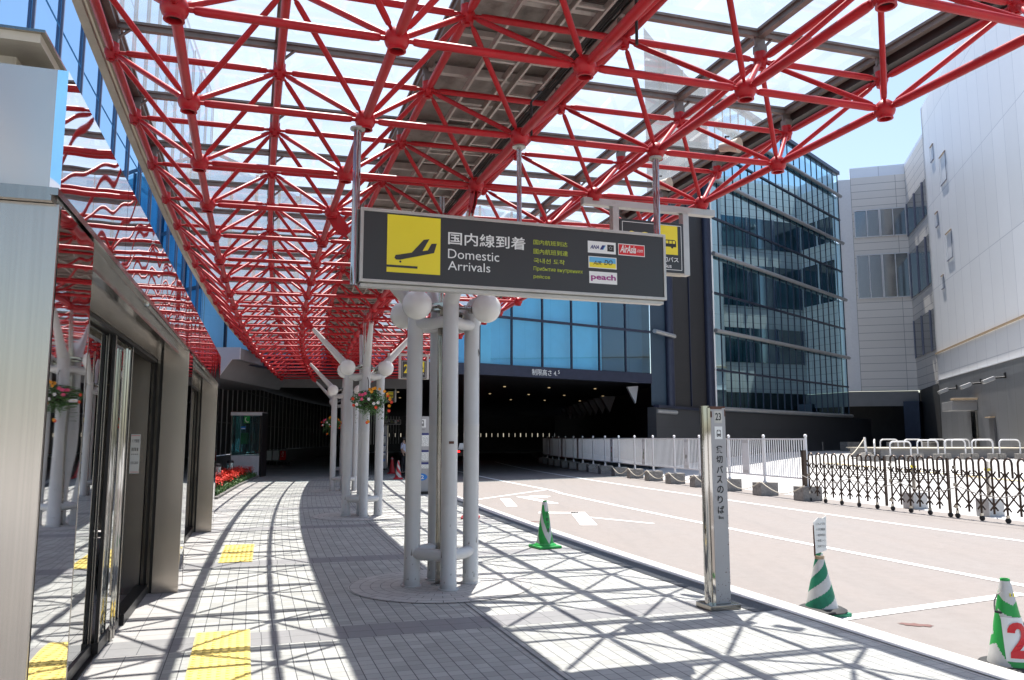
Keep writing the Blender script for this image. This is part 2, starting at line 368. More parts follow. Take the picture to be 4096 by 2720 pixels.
    def build(s, name, parent=None, smooth=False, bevel=0, world=False, **props):
        off = Vector((0, 0, 0))
        if world and parent:
            q = parent
            while q: off += q.location; q = q.parent
        me = bpy.data.meshes.new(name); me.from_pydata([(p[0]-off.x, p[1]-off.y, p[2]-off.z) for p in s.v], [], s.f)
        for k in s.mats: me.materials.append(M[k])
        me.polygons.foreach_set('material_index', s.m)
        if s.uv:
            l = me.uv_layers.new(name='UVMap')
            for fi, uv in s.uv.items():
                for li, c in zip(me.polygons[fi].loop_indices, uv): l.data[li].uv = c
        if smooth: me.polygons.foreach_set('use_smooth', [True]*len(s.f)); 
        me.update(); ob = bpy.data.objects.new(name, me); COL.objects.link(ob)
        if smooth:
            try: me.set_sharp_from_angle(angle=R(38))
            except Exception: pass
        if bevel:
            bv = ob.modifiers.new('bevel', 'BEVEL'); bv.width = bevel; bv.segments = 2; bv.limit_method = 'ANGLE'
        if parent: ob.parent = parent
        for k, v in props.items(): ob[k] = v
        return ob
def thing(name, label, cat, loc=(0, 0, 0), rz=0, group=None):
    o = bpy.data.objects.new(name, None); COL.objects.link(o); o.empty_display_size = .1
    o.location = loc; o.rotation_euler = (0, 0, rz); o['label'] = label; o['category'] = cat
    if group: o['group'] = group
    return o
def dup(root, loc, rz, label, keep=None):
    def cp(o, par):
        c = o.copy(); COL.objects.link(c)
        if par: c.parent = par
        for ch in list(o.children): cp(ch, c)
        return c
    r = cp(root, None); r.location = loc; r.rotation_euler = (0, 0, rz); r['label'] = label
    return r
def struct(mb, name, **k): return mb.build(name, None, kind='structure', **k)
# ================================================================ SETTING
def strip(mb, o0, o1, r0, r1, z, m, dr=1.0, zf=None):
    n = max(1, int(math.ceil((r1-r0)/dr)))
    for i in range(n):
        a = r0+(r1-r0)*i/n; b = r0+(r1-r0)*(i+1)/n
        q = [(o0, a), (o1, a), (o1, b), (o0, b)]
        pts = []
        for o, r in q:
            p = G(o, r, z); p.z = zf(p) if zf else z; pts.append(p)
        mb.face(pts, m, [(o*S, r*DTH*S) for o, r in q])
def zfore(p):
    o, r = inv(p.x, p.y); t = min(1, max(0, (o-12.2)/10.5)); return ROAD+.72*t
mb = MB(); mb.face([(-1500, -1500, -.30), (1500, -1500, -.30), (1500, 1500, -.30), (-1500, 1500, -.30)], 'fore'); struct(mb, 'ground')
mb = MB(); strip(mb, 4.2, 12.05, -12, 62, ROAD, 'road'); struct(mb, 'road')
mb = MB()
for a, b in zip([12.05, 13, 14.5, 16, 18, 20, 23, 26, 32, 40, 52, 70], [13, 14.5, 16, 18, 20, 23, 26, 32, 40, 52, 70, 95]): strip(mb, a, b, -14, 62, 0, 'fore', 3, zfore)
struct(mb, 'forecourt_ground')
mb = MB(); strip(mb, -4.0, 4.12, -9, 60, 0, 'paving'); struct(mb, 'pavement')
mb = MB()
for i in range(-36, 240):
    a, b = i/4, (i+1)/4
    q = [G(4.115, a, .006), G(4.325, a, .006), G(4.325, b, .006), G(4.115, b, .006)]
    mb.face(q, 'kerb', [(0, a*1.404), (.28, a*1.404), (.28, b*1.404), (0, b*1.404)])
    lo = [G(4.325, b, ROAD-.01), G(4.325, a, ROAD-.01)]
    mb.face([q[2], q[1], lo[1], lo[0]], 'kerb', [(.5, b*1.404), (.5, a*1.404), (.6, a*1.404), (.6, b*1.404)])
struct(mb, 'kerb')
mb = MB(); strip(mb, 3.89, 4.10, 1.32, 26, .005, 'drain'); struct(mb, 'drainage_channel')
mb = MB()   # expansion joint running down the middle
strip(mb, 1.995, 2.004, -4, 22, .004, 'drain', .5); struct(mb, 'pavement_joint')
for rw in (3, 9, 15, 21):
    mb = MB(); c = G(2, rw); n = 56; ro = rot(rw)
    for k in range(9):
        r0, r1 = .115*k, .115*(k+1)
        if k == 0: continue
        for i in range(n):
            t0, t1 = 2*math.pi*i/n, 2*math.pi*(i+1)/n
            P = lambda r, t: (c.x+r*math.cos(t), c.y+r*math.sin(t), .007)
            rm = .6
            mb.face([P(r0, t0), P(r1, t0), P(r1, t1), P(r0, t1)], 'ring', [(t0*rm, r0), (t0*rm, r1), (t1*rm, r1), (t1*rm, r0)][0:4])
    struct(mb, 'paving_circle')
# tactile paving
for a, b in ((.55, 1.87), (4.72, 6.0)):
    mb = MB(); strip(mb, .13, .455, a, b, .009, 'yellow', .2)
    nu, nv = 7, int((b-a)*1.404/.062)
    for i in range(nu):
        for j in range(nv):
            p = G(.13+.325*(i+.5)/nu, a+(b-a)*(j+.5)/nv)
            mb.lathe([(.017, .009), (.013, .0145), (.0005, .0155)], 'yellow', 7, p)
    struct(mb, 'tactile_paving')
# road markings
def line(name, pts, wd, m='paint', z=ROAD+.006, zf=None):
    mb = MB(); P = [Vector((p[0], p[1], 0)) for p in pts]; L = []
    for i, p in enumerate(P):
        d = (P[min(i+1, len(P)-1)]-P[max(0, i-1)]).normalized(); n = Vector((-d.y, d.x, 0))*wd/2; L.append((p-n, p+n))
    for (a, b), (c, d) in zip(L, L[1:]):
        q = [Vector(v) for v in (a, c, d, b)]
        for v in q: v.z = (zf(v)+.03) if zf else z
        mb.face(q, m)
    struct(mb, name)
line('lane_line', [G(7.05+(.1 if r > 14 else 0)-max(0, r-15)*.07, r) for r in range(-4, 30)], .14)
line('lane_line', [G(9.85-(.6/20)*max(0, r-13), r) for r in range(-6, 40)], .13)
line('bay_line', [(3.2, 8.0), (5.77, 9.25)], .16)
line('bay_line', [G(4.36, 12.2), G(7.15, 15.4)], .12)
line('road_arrow', [(-.2, 23.3), (0.0, 20.7)], .28)
line('road_arrow', [(.24, 24.1), (1.15, 21.6)], .26)
line('road_arrow', [(.5, 24.2), (1.1, 24.0)], .5)
line('road_arrow', [(.62, 19.0), (1.55, 18.9)], .30); line('road_arrow', [(1.55, 19.1), (1.55, 16.3)], .34); line('road_arrow', [(1.7, 17.9), (2.9, 16.6)], .12)
line('yellow_line', [(15.4, 39.8), (16.06, 25.26), (15.2, 14)], .12, 'ypaint', zf=zfore)
for i in range(9):
    p = Vector((12.4+i*.05, 33.5-i*.75)); line('crossing_bar', [p, p+Vector((4.5, 1.2))], .34, 'paint', zf=zfore)
def blob(name, c, rx, ry, ang, m, z, seed, n=26):
    rnd = random.Random(seed); mb = MB(); pts = []
    for i in range(n):
        t = 2*math.pi*i/n; r = 1+rnd.uniform(-.32, .3); x, y = rx*r*math.cos(t), ry*r*math.sin(t)
        pts.append((c[0]+x*math.cos(ang)-y*math.sin(ang), c[1]+x*math.sin(ang)+y*math.cos(ang), z))
    mb.face(pts, m); struct(mb, name)
blob('road_patch', (3.82, 7.74), .15, .06, -.35, 'stain', ROAD+.005, 3)
blob('road_patch', (-.25, 18.6), .42, .07, -1.0, 'stain', ROAD+.005, 5)
blob('road_patch', (.45, 17.0), .16, .07, -.3, 'stain', ROAD+.005, 9)
# ================================================================ CANOPY
CR0, CR1 = -6, 22          # bottom rows
can = thing('entrance_canopy', 'long curved red steel space frame canopy with glass roof over the pavement', 'canopy', G(2, 3, 0))
nodes, chords, diags = [], [], []
def nB(i, j): return G(i, j, ZB(i))
def nT(i, j): return G(i-.5, j+1.5, ZT(i-.5))
for j in range(CR0, CR1+1):
    for i in range(5):
        nodes.append((nB(i, j), 'B', j))
        if i < 4: chords.append((nB(i, j), nB(i+1, j), .029))
        if j < CR1: chords.append((nB(i, j), nB(i, j+1), .035))
for j in range(CR0-1, CR1):
    for i in range(6):
        nodes.append((nT(i, j), 'T', j))
        if i < 5: chords.append((nT(i, j), nT(i+1, j), .028))
        if j < CR1-1: chords.append((nT(i, j), nT(i, j+1), .034))
for j in range(CR0, CR1+1):
    for i in range(5):
        for a in (0, 1):
            for b in (-2, -1):
                if CR0-1 <= j+b < CR1: diags.append((nB(i, j), nT(i+a, j+b), .0225))
EYEV = Vector((0, 0, EYE))
def dist(p): 
    return (p-EYEV).length if p.y > 2.0 else 100+(p-EYEV).length
def addtube(mb, a, b, r, near):
    d = (b-a); L = d.length; d.normalize(); a2 = a+d*.06; b2 = b-d*.06
    if near:
        mb.path([a2, a2+d*.045, a2+d*.055, a2+d*.10, b2-d*.10, b2-d*.055, b2-d*.045, b2], r, 'red', 12, [r*.55, r*.55, r*.85, r, r, r*.85, r*.55, r*.55])
    else: mb.path([a2, a2+d*.10, b2-d*.10, b2], r, 'red', 7, [r*.6, r, r, r*.6])
def addnode(mb, p, k, near):
    n = 20 if near else 9
    if k == 'B':
        r = .083
        prof = [(.0005, -.052), (.046, -.052), (.049, -.078), (.060, -.078), (.066, -.06)]
        mb.lathe([(.0005, -.045), (.047, -.045)], 'hole', n, p, cap=False)
        mb.lathe([(.047, -.045), (.047, -.08), (.062, -.08)]+[(r*math.cos(t), r*math.sin(t)) for t in [R(x) for x in (-45, -30, -10, 10, 35, 60, 80)]]+[(.0005, r)], 'red', n, p, cap=False)
    else:
        r = .062
        mb.lathe([(.0005, -.085), (.022, -.085), (.022, -.07), (.045, -.07), (.047, -.055)]+[(r*math.cos(t), r*math.sin(t)) for t in [R(x) for x in (-35, -15, 10, 35)]]+[(.052, .05), (.052, .075), (.0005, .075)], 'red', n, p, cap=False)
for lst, nm, lab in ((chords, 'chord_tube', 0), (diags, 'diagonal_tube', 0)):
    lst.sort(key=lambda q: dist((q[0]+q[1])/2)); rest = MB()
    for k, (a, b, r) in enumerate(lst):
        if k < 100:
            mb = MB(); addtube(mb, a, b, r, True); mb.build(nm, can, smooth=True, world=True)
        else: addtube(rest, a, b, r, k < 320)
    rest.build(nm+'s', can, smooth=True, world=True, kind='stuff')
nodes.sort(key=lambda q: dist(q[0])); rest = MB()
for k, (p, t, j) in enumerate(nodes):
    if k < 100: mb = MB(); addnode(mb, p, t, True); mb.build('node_joint', can, smooth=True, world=True)
    else: addnode(rest, p, t, k < 160)
rest.build('node_joints', can, smooth=True, world=True, kind='stuff')
# brackets, purlins, glazing bars
brk = []
for j in range(CR0-1, CR1):
    for i in range(6): brk.append(nT(i, j))
brk.sort(key=dist); rest = MB()
def addbrk(mb, p, ):
    rz = rot(inv(p.x, p.y)[1])
    mb.box(p+Vector((0, 0, .105)), (.085, .085, .07), 'grey_alu', rz); mb.box(p+Vector((0, 0, .18)), (.10, .02, .10), 'grey_alu', rz)
    e = Euler((0, 0, rz)).to_matrix()
    mb.path([p+e@Vector((.03, 0, .12)), p+e@Vector((.13, 0, .22))], .014, 'grey_alu', 5)
for k, p in enumerate(brk):
    if k < 60: mb = MB(); addbrk(mb, p); mb.build('roof_bracket', can, world=True)
    else: addbrk(rest, p)
rest.build('roof_brackets', can, world=True, kind='stuff')
def bar(mb, a, b, wd, ht, m):
    d = b-a; L = d.length; mid = (a+b)/2; rz = math.atan2(d.y, d.x); ry = -math.asin(max(-1, min(1, d.z/L)))
    mb.box(mid, (L, wd, ht), m, rz, 0, ry)
for j in range(CR0-1, CR1):
    mb = MB()
    for i in range(5):
        a, b = nT(i, j)+Vector((0, 0, .245)), nT(i+1, j)+Vector((0, 0, .245))
        bar(mb, a, b, .05, .07, 'grey_alu'); bar(mb, a+Vector((0, 0, .018)), b+Vector((0, 0, .018)), .082, .022, 'grey_alu')
    mb.build('cross_rafter', can, world=True)
for i in range(6):
    mb = MB()
    for j in range(CR0-1, CR1-1):
        a, b = nT(i, j)+Vector((0, 0, .243)), nT(i, j+1)+Vector((0, 0, .243))
        bar(mb, a, b, .06, .075, 'grey_alu'); bar(mb, a+Vector((0, 0, .02)), b+Vector((0, 0, .02)), .10, .024, 'grey_alu')
    mb.build('long_rafter', can, world=True)
panes = [(i, j) for j in range(CR0-1, CR1-1) for i in range(5) if i != 2]
panes.sort(key=lambda q: dist((nT(q[0], q[1])+nT(q[0]+1, q[1]+1))/2)); rest = MB()
for k, (i, j) in enumerate(panes):
    z = Vector((0, 0, .285)); mb = MB() if k < 100 else rest
    mb.face([nT(i, j)+z, nT(i+1, j)+z, nT(i+1, j+1)+z, nT(i, j+1)+z], 'roofglass')
    if k < 100: mb.build('roof_pane', can, world=True)
if rest.f: rest.build('roof_panes', can, world=True, kind='stuff')
# opaque service strip with cable racks
for j in range(CR0-1, CR1-1):
    mb = MB(); z = Vector((0, 0, .27))
    P = [nT(2, j)+z, nT(3, j)+z, nT(3, j+1)+z, nT(2, j+1)+z]; up = Vector((0, 0, .03))
    mb.face(P, 'plate'); mb.face([p+up for p in reversed(P)], 'plate')
    for f in (.5,):
        bar(mb, P[0].lerp(P[3], f)-Vector((0, 0, .03)), P[1].lerp(P[2], f)-Vector((0, 0, .03)), .05, .05, 'ladder')
    bar(mb, P[0]-Vector((0, 0, .05)), P[1]-Vector((0, 0, .05)), .06, .09, 'ladder')
    mb.build('soffit_sheet', can, world=True)
for o0, o1, dz in ((1.80, 2.02, -.02), (2.12, 2.32, .0)):
    mb = MB()
    for j in range(CR0-1, CR1-1):
        for o in (o0, o1):
            bar(mb, G(o, j+1.5, ZT(o)+.14+dz), G(o, j+2.5, ZT(o)+.14+dz), .022, .065, 'ladder')
        for q in range(4):
            r = j+1.5+(q+.5)/4; bar(mb, G(o0, r, ZT(o0)+.13+dz), G(o1, r, ZT(o1)+.13+dz), .03, .02, 'ladder')
    mb.build('cable_rack', can, world=True)
mb = MB(); rnd = random.Random(4)
for q in range(6):
    oo = 2.36+.016*q; mb.path([G(oo+rnd.uniform(-.01, .01), r*.7, ZT(2.4)+.16+rnd.uniform(-.015, .015)) for r in range(-8, 33)], .009, 'cable', 5)
for oo, rr in ((2.0, 4.6), (2.12, 1.1), (2.2, -.2)):
    mb.path([G(oo+.2, rr+.4, ZT(2)+.12), G(oo+.15, rr+.2, ZT(2)+.0), G(oo, rr, ZT(2)-.25), G(oo, rr, ZB(2)+.07)], .011, 'cable', 6)
mb.build('cable_run', can, world=True)
mb = MB()
for j in range(CR0-1, CR1-1):
    a, b = j+1.5, j+2.5; z = ZT(-.5)
    for o, zz, wd, ht in ((-.635, .20, .07, .13), (-.58, .235, .05, .09), (-.54, .25, .03, .07)):
        bar(mb, G(o, a, z+zz), G(o, b, z+zz), wd, ht, 'gutter')
    bar(mb, G(-.53, a, z+.22), G(-.53, b, z+.22), .03, .16, 'dark_fascia')
mb.build('edge_gutter', can, world=True)
mb = MB()
for j in range(CR0-1, CR1-1):
    a, b = j+1.5, j+2.5; z = ZT(4.5)
    bar(mb, G(4.585, a, z+.22), G(4.585, b, z+.22), .10, .16, 'dark_fascia')
    bar(mb, G(4.64, a, z+.24), G(4.64, b, z+.24), .04, .26, 'dark_fascia')
    bar(mb, G(4.535, a, z+.26), G(4.535, b, z+.26), .05, .06, 'grey_alu')
mb.build('edge_beam', can, world=True)
# ---------------------------------------------------------------- column clusters
CL = ['four-tube pale grey column with globe lamps standing nearest, in front of the others', 'second four-tube grey column, with a flower basket on its near side',
      'third four-tube grey column, partly hidden behind the one with the flower basket', 'farthest four-tube grey column at the mouth of the dark underpass']
def cluster(rw, lab):
    t = thing('column_cluster', lab, 'column', G(2, rw, .007), rot(rw), 'tubular columns carrying the canopy')
    rho = .34; zt = 3.12
    for dx, dy in ((1, 0), (-1, 0), (0, 1), (0, -1)):
        mb = MB(); x, y = dx*rho, dy*rho
        mb.lathe([(.112, 0), (.112, .012), (.092, .014), (.0925, .05), (.0925, .075), (.090, .08), (.090, 1.78), (.0915, 1.785), (.0915, 1.80), (.090, 1.805), (.090, zt)], 'white_post', 22, (x, y, 0))
        for q in range(26):
            a = q*1.7+dx+dy*2; z = .04+.5*((q*.377) % 1)**2*(3 if q % 5 == 0 else 1); sr = .004+.008*((q*.61) % 1)
            mb.face([((.0912)*math.cos(a+u/.09)+x, .0912*math.sin(a+u/.09)+y, z+v) for u, v in ((-sr, 0), (0, -sr*.8), (sr*.7, 0), (sr*.2, sr*(2.5 if q % 3 else 6)))], 'smudge')
        mb.build('post', t, smooth=True)
        mb = MB(); tgt = Vector((dx*1.33, dy*1.404, ZB(2+dx)-.02)); b0 = Vector((x, y, zt-.02)); d = (tgt-b0).normalized()
        mb.path([b0, b0+Vector((0, 0, .05)), b0+Vector((0, 0, .08))+d*.05, b0+d*.16+Vector((0, 0, .03)), tgt-d*.30], .09, 'white_post', 18, [.09, .09, .09, .085, .042])
        mb.build('strut', t, smooth=True)
        mb = MB(); e = d.cross(Vector((0, 0, 1))).normalized(); f = e.cross(d)
        for q in (-.018, .018):
            P = [tgt+Vector((0, 0, .02))+e*q-f*.07, tgt+e*q+f*.07, tgt-d*.22+e*q+f*.055, tgt-d*.36+e*q, tgt-d*.33+e*q-f*.05, tgt-d*.16+e*q-f*.10]
            P2 = [p+e*.008 for p in P]; mb.face(P, 'red'); mb.face(list(reversed(P2)), 'red')
            for a in range(6): mb.face([P[a], P2[a], P2[(a+1) % 6], P[(a+1) % 6]], 'red')
        mb.path([tgt-d*.24-e*.04, tgt-d*.24+e*.04], .016, 'red', 8); mb.build('gusset_plate', t)
    for z, nm in ((2.96, 'upper_ring'), (.36, 'lower_ring')):
        mb = MB()
        pts = []
        for k in range(4):
            a = math.pi/2*k+.0; c, s_ = math.cos(a), math.sin(a); c2, s2 = math.cos(a+math.pi/2), math.sin(a+math.pi/2)
            A = Vector((c*rho, s_*rho, z)); B = Vector((c2*rho, s2*rho, z)); mid = (A+B)*.5*1.12; mid.z = z
            mb.path([A, A.lerp(mid, .55), mid*.995, B.lerp(mid, .55), B], .066, 'white_post', 12)
        mb.build(nm, t, smooth=True)
    for k in range(4):
        a = math.pi/4+math.pi/2*k; c = Vector((math.cos(a)*.57, math.sin(a)*.57, 3.12))
        mb = MB(); mb.sphere(c, .168, 'globe', 30, 20); g = mb.build('lamp_globe', t, smooth=True)
        mb = MB(); u = Vector((math.cos(a), math.sin(a), 0)); mb.tube(c-u*.16, Vector((0, 0, 3.17))+u*.1, .022, m='steel_dark'); mb.tube(c-u*.175, c-u*.225, .05, m='steel_dark', n=14); mb.build('lamp_arm', g, smooth=True)
    mb = MB(); mb.box((0, 0, 3.17), (.24, .24, .10), 'steel_dark', math.pi/4); mb.build('hub_box', t, bevel=.006)
    mb = MB(); mb.tube((-.02, .09, 0), (-.02, .09, ZB(2)+.3), .032, m='steel_dark', n=12); mb.tube((.05, .02, 0), (.05, .02, 3.1), .02, m='darkmetal'); mb.box((0, .06, .2), (.1, .06, .34), 'steel_dark')
    mb.build('downpipe', t, smooth=True)
    return t
c0 = cluster(3, CL[0])
for rw, lab in zip((9, 15, 21), CL[1:]): dup(c0, G(2, rw, .007), rot(rw), lab)
# scuffed sticker on the nearest column
# ================================================================ LEFT: steel entrance lobbies and the terminal facade
LA = math.atan2(.2967, .955)
vs = thing('entrance_lobby', 'polished and brushed steel entrance lobby with glass doors along the left edge', 'building', (-1.84, 3.13, 0), LA)
FZ0, FZ1 = 2.655, 3.165
for a, b in ((0, 1.55), (1.56, 3.6), (3.61, 5.7), (5.71, 7.8), (7.81, 9.9), (9.91, 12.32)):
    mb = MB(); mb.box((-.02, (a+b)/2, (FZ0+FZ1)/2), (.04, b-a, FZ1-FZ0), 'polish'); mb.build('fascia_panel', vs)
mb = MB(); mb.box((-1.6, .02, (FZ0+FZ1)/2), (3.12, .04, FZ1-FZ0), 'soft'); mb.build('end_panel', vs)
mb = MB(); mb.box((-1.62, .0, FZ0-.03), (3.2, .09, .055), 'steel_dark'); mb.box((-.01, 6.1, FZ0-.02), (.03, 12.3, .03), 'steel_dark'); mb.build('ledge_trim', vs)
mb = MB(); mb.box((-1.60, .012, (FZ0-.06)/2), (3.20, .02, FZ0-.06), 'steel'); mb.build('brushed_panel', vs)
mb = MB(); mb.box((-1.7, 6.1, FZ1-.03), (3.3, 12.1, .06), 'steel_dark'); mb.build('roof_slab', vs)
mb = MB(); mb.box((-1.9, 6.2, 3.23), (3.3, 12, .13), 'gutter'); mb.build('roof_plinth', vs)
mb = MB(); mb.box((-1.83, 6.18, 3.305), (3.42, 12.3, .04), 'gutter'); mb.box((-1.83, 6.18, 3.329), (3.46, 12.34, .012), 'steel_dark'); mb.build('coping', vs)
mb = MB(); mb.box((-2.9, 6.2, 1.33), (.06, 12, 2.6), 'black'); mb.box((-1.7, 6.2, 2.62), (2.6, 12, .03), 'darkmetal'); mb.box((-1.7, 12.3, 1.33), (3.3, .05, 2.6), 'steel'); mb.build('inner_wall', vs)
def pillar(s0):
    # portal leaf facing the walker: outer leaf, slots, inner leaf
    mb = MB(); mb.box((-.13, s0+.02, FZ0/2-.02), (.26, .04, FZ0-.04), 'steel'); mb.build('outer_leaf', vs)
    mb = MB(); mb.box((-.515, s0+.05, FZ0/2-.02), (.25, .04, FZ0-.04), 'steel'); mb.build('inner_leaf', vs)
    mb = MB()
    mb.box((-.275, s0+.05, 1.3), (.03, .03, 2.6), 'darkmetal'); mb.box((-.305, s0+.03, 1.3), (.03, .05, 2.6), 'steel_dark'); mb.box((-.335, s0+.05, 1.3), (.03, .03, 2.6), 'darkmetal')
    mb.box((-.362, s0+.03, 1.3), (.024, .05, 2.6), 'steel_dark'); mb.box((-.385, s0+.05, 1.3), (.022, .03, 2.6), 'darkmetal'); mb.build('door_track', vs)
    mb = MB(); mb.box((-.012, s0+.26, 1.3), (.024, .44, 2.6), 'calm'); mb.build('return_panel', vs)
    mb = MB(); mb.box((-.03, s0+.52, 1.3), (.06, .06, 2.6), 'darkmetal'); mb.build('corner_post', vs)
mb = MB(); mb.box((-.012, .37, 1.3), (.024, .66, 2.6), 'calm'); mb.build('return_panel', vs)
mb = MB(); mb.box((-.04, .735, 1.3), (.05, .07, 2.6), 'darkmetal'); mb.box((-.075, .735, 1.3), (.03, .05, 2.6), 'steel_dark'); mb.build('corner_post', vs)
pillar(5.94); pillar(11.72)
for a, b in ((.78, 5.94), (6.50, 11.72)):
    mb = MB(); mb.box((-.19, (a+b)/2, 2.615), (.34, b-a, .03), 'steel_dark'); mb.box((-.10, (a+b)/2, 2.575), (.05, b-a, .07), 'steel_dark'); mb.box((-.36, (a+b)/2, 2.555), (.10, b-a, .09), 'steel'); mb.box((-.36, (a+b)/2, 2.49), (.07, b-a, .03), 'darkmetal'); mb.build('lintel', vs)
    mb = MB(); mb.box((-.36, (a+b)/2, .006), (.05, b-a, .012), 'darkmetal'); mb.box((-.36, b-.75, .05), (.12, 1.5, .09), 'darkmetal'); mb.build('floor_track', vs)
    ed = [a, a+1.62, a+2.62, a+3.52]
    mb = MB(); mb.lathe([(.012, .02), (.012, 2.4)], 'polish2', 8, (-.30, a+3.0, 0)); mb.lathe([(.012, .02), (.012, 2.4)], 'polish2', 8, (-.30, a+3.12, 0)); mb.build('pull_rail', vs, smooth=True)
    for i, (p, q) in enumerate(zip(ed, ed[1:])):
        dx = -.34 if i in (0, 2) else -.385
        mb = MB(); mb.box((dx, (p+q)/2, 1.25), (.012, q-p-.04, 2.40), 'doorglass'); g = mb.build('glass_door', vs)
        mb = MB()
        for y in (p+.022, q-.022): mb.box((dx, y, 1.25), (.024, .03, 2.44), 'darkmetal'); mb.box((dx+.014, y, 1.25), (.004, .024, 2.44), 'steel')
        mb.box((dx, (p+q)/2, .06), (.04, q-p, .08), 'darkmetal'); mb.build('door_frame', g)
    mb = MB(); mb.lathe([(.02, 0), (.02, .02), (.0005, .02)], 'steel_dark', 12, (0, 0, 0)); mb.xf(Matrix.Translation((-.02, a+1.9, 2.60))); mb.build('door_sensor', vs)
for s0 in (5.94, 11.72):
    mb = MB(); mb.box((-.50, s0+.024, 1.48), (.095, .006, .42), 'signwhite')
    y = s0+.020
    mb.box((-.50, y, 1.675), (.085, .003, .004), 'signred'); mb.box((-.50, y, 1.285), (.085, .003, .004), 'signred')
    mb.text('ドア開閉', 'ink', -.535, 1.60, w=.07, h=.035, y=y)
    for q in range(4): mb.text('■', 'ink', -.533+.018*q, 1.51, w=.008, h=.035, y=y); mb.text('■', 'ink', -.533+.018*q, 1.47, w=.008, h=.010, y=y)
    mb.text('8:30~20:00', 'ink', -.535, 1.37, w=.07, h=.028, y=y); mb.build('notice', vs)
# terminal facade following the curve
FO = -1.95
tf = thing('terminal_facade', 'tall sky-reflecting glass terminal wall rising behind the steel lobbies on the left', 'building', G(FO, 4), 0)
mb = MB()
for r in range(-9, 19):
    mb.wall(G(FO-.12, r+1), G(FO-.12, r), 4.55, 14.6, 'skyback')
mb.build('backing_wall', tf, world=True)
for r in range(-6, 19):
    for z0, z1 in ((5.0, 8.0), (8.05, 11.3), (11.35, 14.6)):
        mb = MB(); a, b = G(FO, r+.985, z0), G(FO, r+.015, z0); a2, b2 = a.copy(), b.copy(); a2.z = b2.z = z1
        mb.face([a, b, b2, a2], 'skyglass'); mb.build('window_pane', tf, world=True)
for r in range(-6, 20):
    mb = MB(); p = G(FO+.02, r, 0); mb.box((p.x, p.y, 9.7), (.035, .045, 9.9), 'mullion', rot(r)); mb.build('mullion', tf, world=True)
mb = MB()
for r in range(-9, 19):
    mb.wall(G(FO+.03, r+1), G(FO+.03, r), 4.5, 4.98, 'whitetrim')
    mb.wall(G(FO+.05, r+1), G(FO+.05, r), 14.6, 14.8, 'mullion')
mb.build('spandrel_band', tf, world=True)
# lower dark glazed wall running into the underpass
uw = thing('underpass_glazing', 'long dark glazed wall with thin vertical mullions lining the underpass on the left', 'wall', G(-2.1, 25), 0)
mb = MB()
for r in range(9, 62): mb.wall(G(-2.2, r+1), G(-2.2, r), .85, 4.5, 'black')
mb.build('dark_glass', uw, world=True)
mb = MB()
for r in range(9, 62): mb.wall(G(-2.05, r+1), G(-2.05, r), -.01, .85, 'greyclad')
mb.build('tiled_plinth', uw, world=True)
for q in range(0, 66):
    r = 11.5+q*.95; p = G(-2.12, r, 0)
    mb = MB(); mb.box((p.x, p.y, 2.65), (.045, .05, 3.6), 'tubealu', rot(r)); mb.build('mullion', uw, world=True)
mb = MB()
for r in range(9, 62):
    for z in (2.35, 4.1): bar(mb, G(-2.13, r, z), G(-2.13, r+1, z), .03, .05, 'darkmetal')
mb.build('transom', uw, world=True)
# ================================================================ BUILDING BRIDGING THE ROAD
A0, A1, B0, C0 = Vector((-11.6, 29.0)), Vector((-9.4, 34.2)), Vector((-1.5, 36.0)), Vector((7.38, 42.0))
ZS = 5.02; ZF = 4.5
br = thing('bridge_building', 'cyan glass building spanning the road above the dark underpass', 'building', (B0.x, B0.y, 0))
seg = [(A0, A1, 4), (A1, B0, 6), (B0, C0, 6)]
for a, b, n in seg:
    for i in range(n):
        p, q = a.lerp(b, i/n), a.lerp(b, (i+1)/n); d = (q-p).normalized()*.03; p2, q2 = p+d, q-d; nn = Vector((d.y, -d.x)).normalized()
        for z0, z1, m in ((ZS+.03, 7.2, 0), (7.3, 9.6, 0), (9.7, 12.4, 0)):
            mb = MB(); mb.face([(*p2, z0), (*q2, z0), (*q2, z1), (*p2, z1)], 'bridgeglass'); mb.build('window_pane', br, world=True)
        mb = MB(); mb.box((p.x, p.y, 8.7), (.08, .10, 7.4), 'navy', math.atan2(d.y, d.x)); mb.build('mullion', br, world=True)
mb = MB()
for a, b, n in seg:
    d = (b-a).normalized(); nn = Vector((-d.y, d.x)); back = nn*.25
    if a == B0:
        mb.wall(a+back, a.lerp(b, .70)+back, ZS, 12.4, 'cyanback'); mb.wall(a.lerp(b, .70)+back*2.5, b+back*2.5, ZS, 12.4, 'deepback'); mb.wall(b+back*2.5, b+back*.2, ZS, 12.4, 'deepback'); mb.wall(b+back*.2, b+back*2.5, ZS, 12.4, 'deepback')
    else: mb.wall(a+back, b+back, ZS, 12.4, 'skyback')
mb.build('blinds', br, world=True)  # azure and cyan sheets hold painted reflections; dark ones close the interior
mb = MB()
for a, b, n in seg:
    d = (b-a).normalized(); nn = Vector((d.y, -d.x))*.06
    mb.wall(a+nn, b+nn, ZF, ZS, 'navy', th=.4)
    for z in (7.25, 9.65, 12.5): bar(mb, Vector((*(a+nn*.5), z)), Vector((*(b+nn*.5), z)), .08, .12, 'navy')
mb.build('fascia_beam', br, world=True)
d = (C0-B0).normalized(); tx = MB(); tx.text('制限高さ 4.', 'signwhite', 0, 0, h=.30, w=1.50); tx.text('5', 'signwhite', 1.56, .13, h=.17)
tp = B0.lerp(C0, .27); nn = Vector((d.y, -d.x))*.085
tx.xf(Matrix.Translation((tp.x+nn.x, tp.y+nn.y, 4.60))@Matrix.Rotation(math.atan2(d.y, d.x), 4, 'Z')); tx.build('lettering', br, world=True)
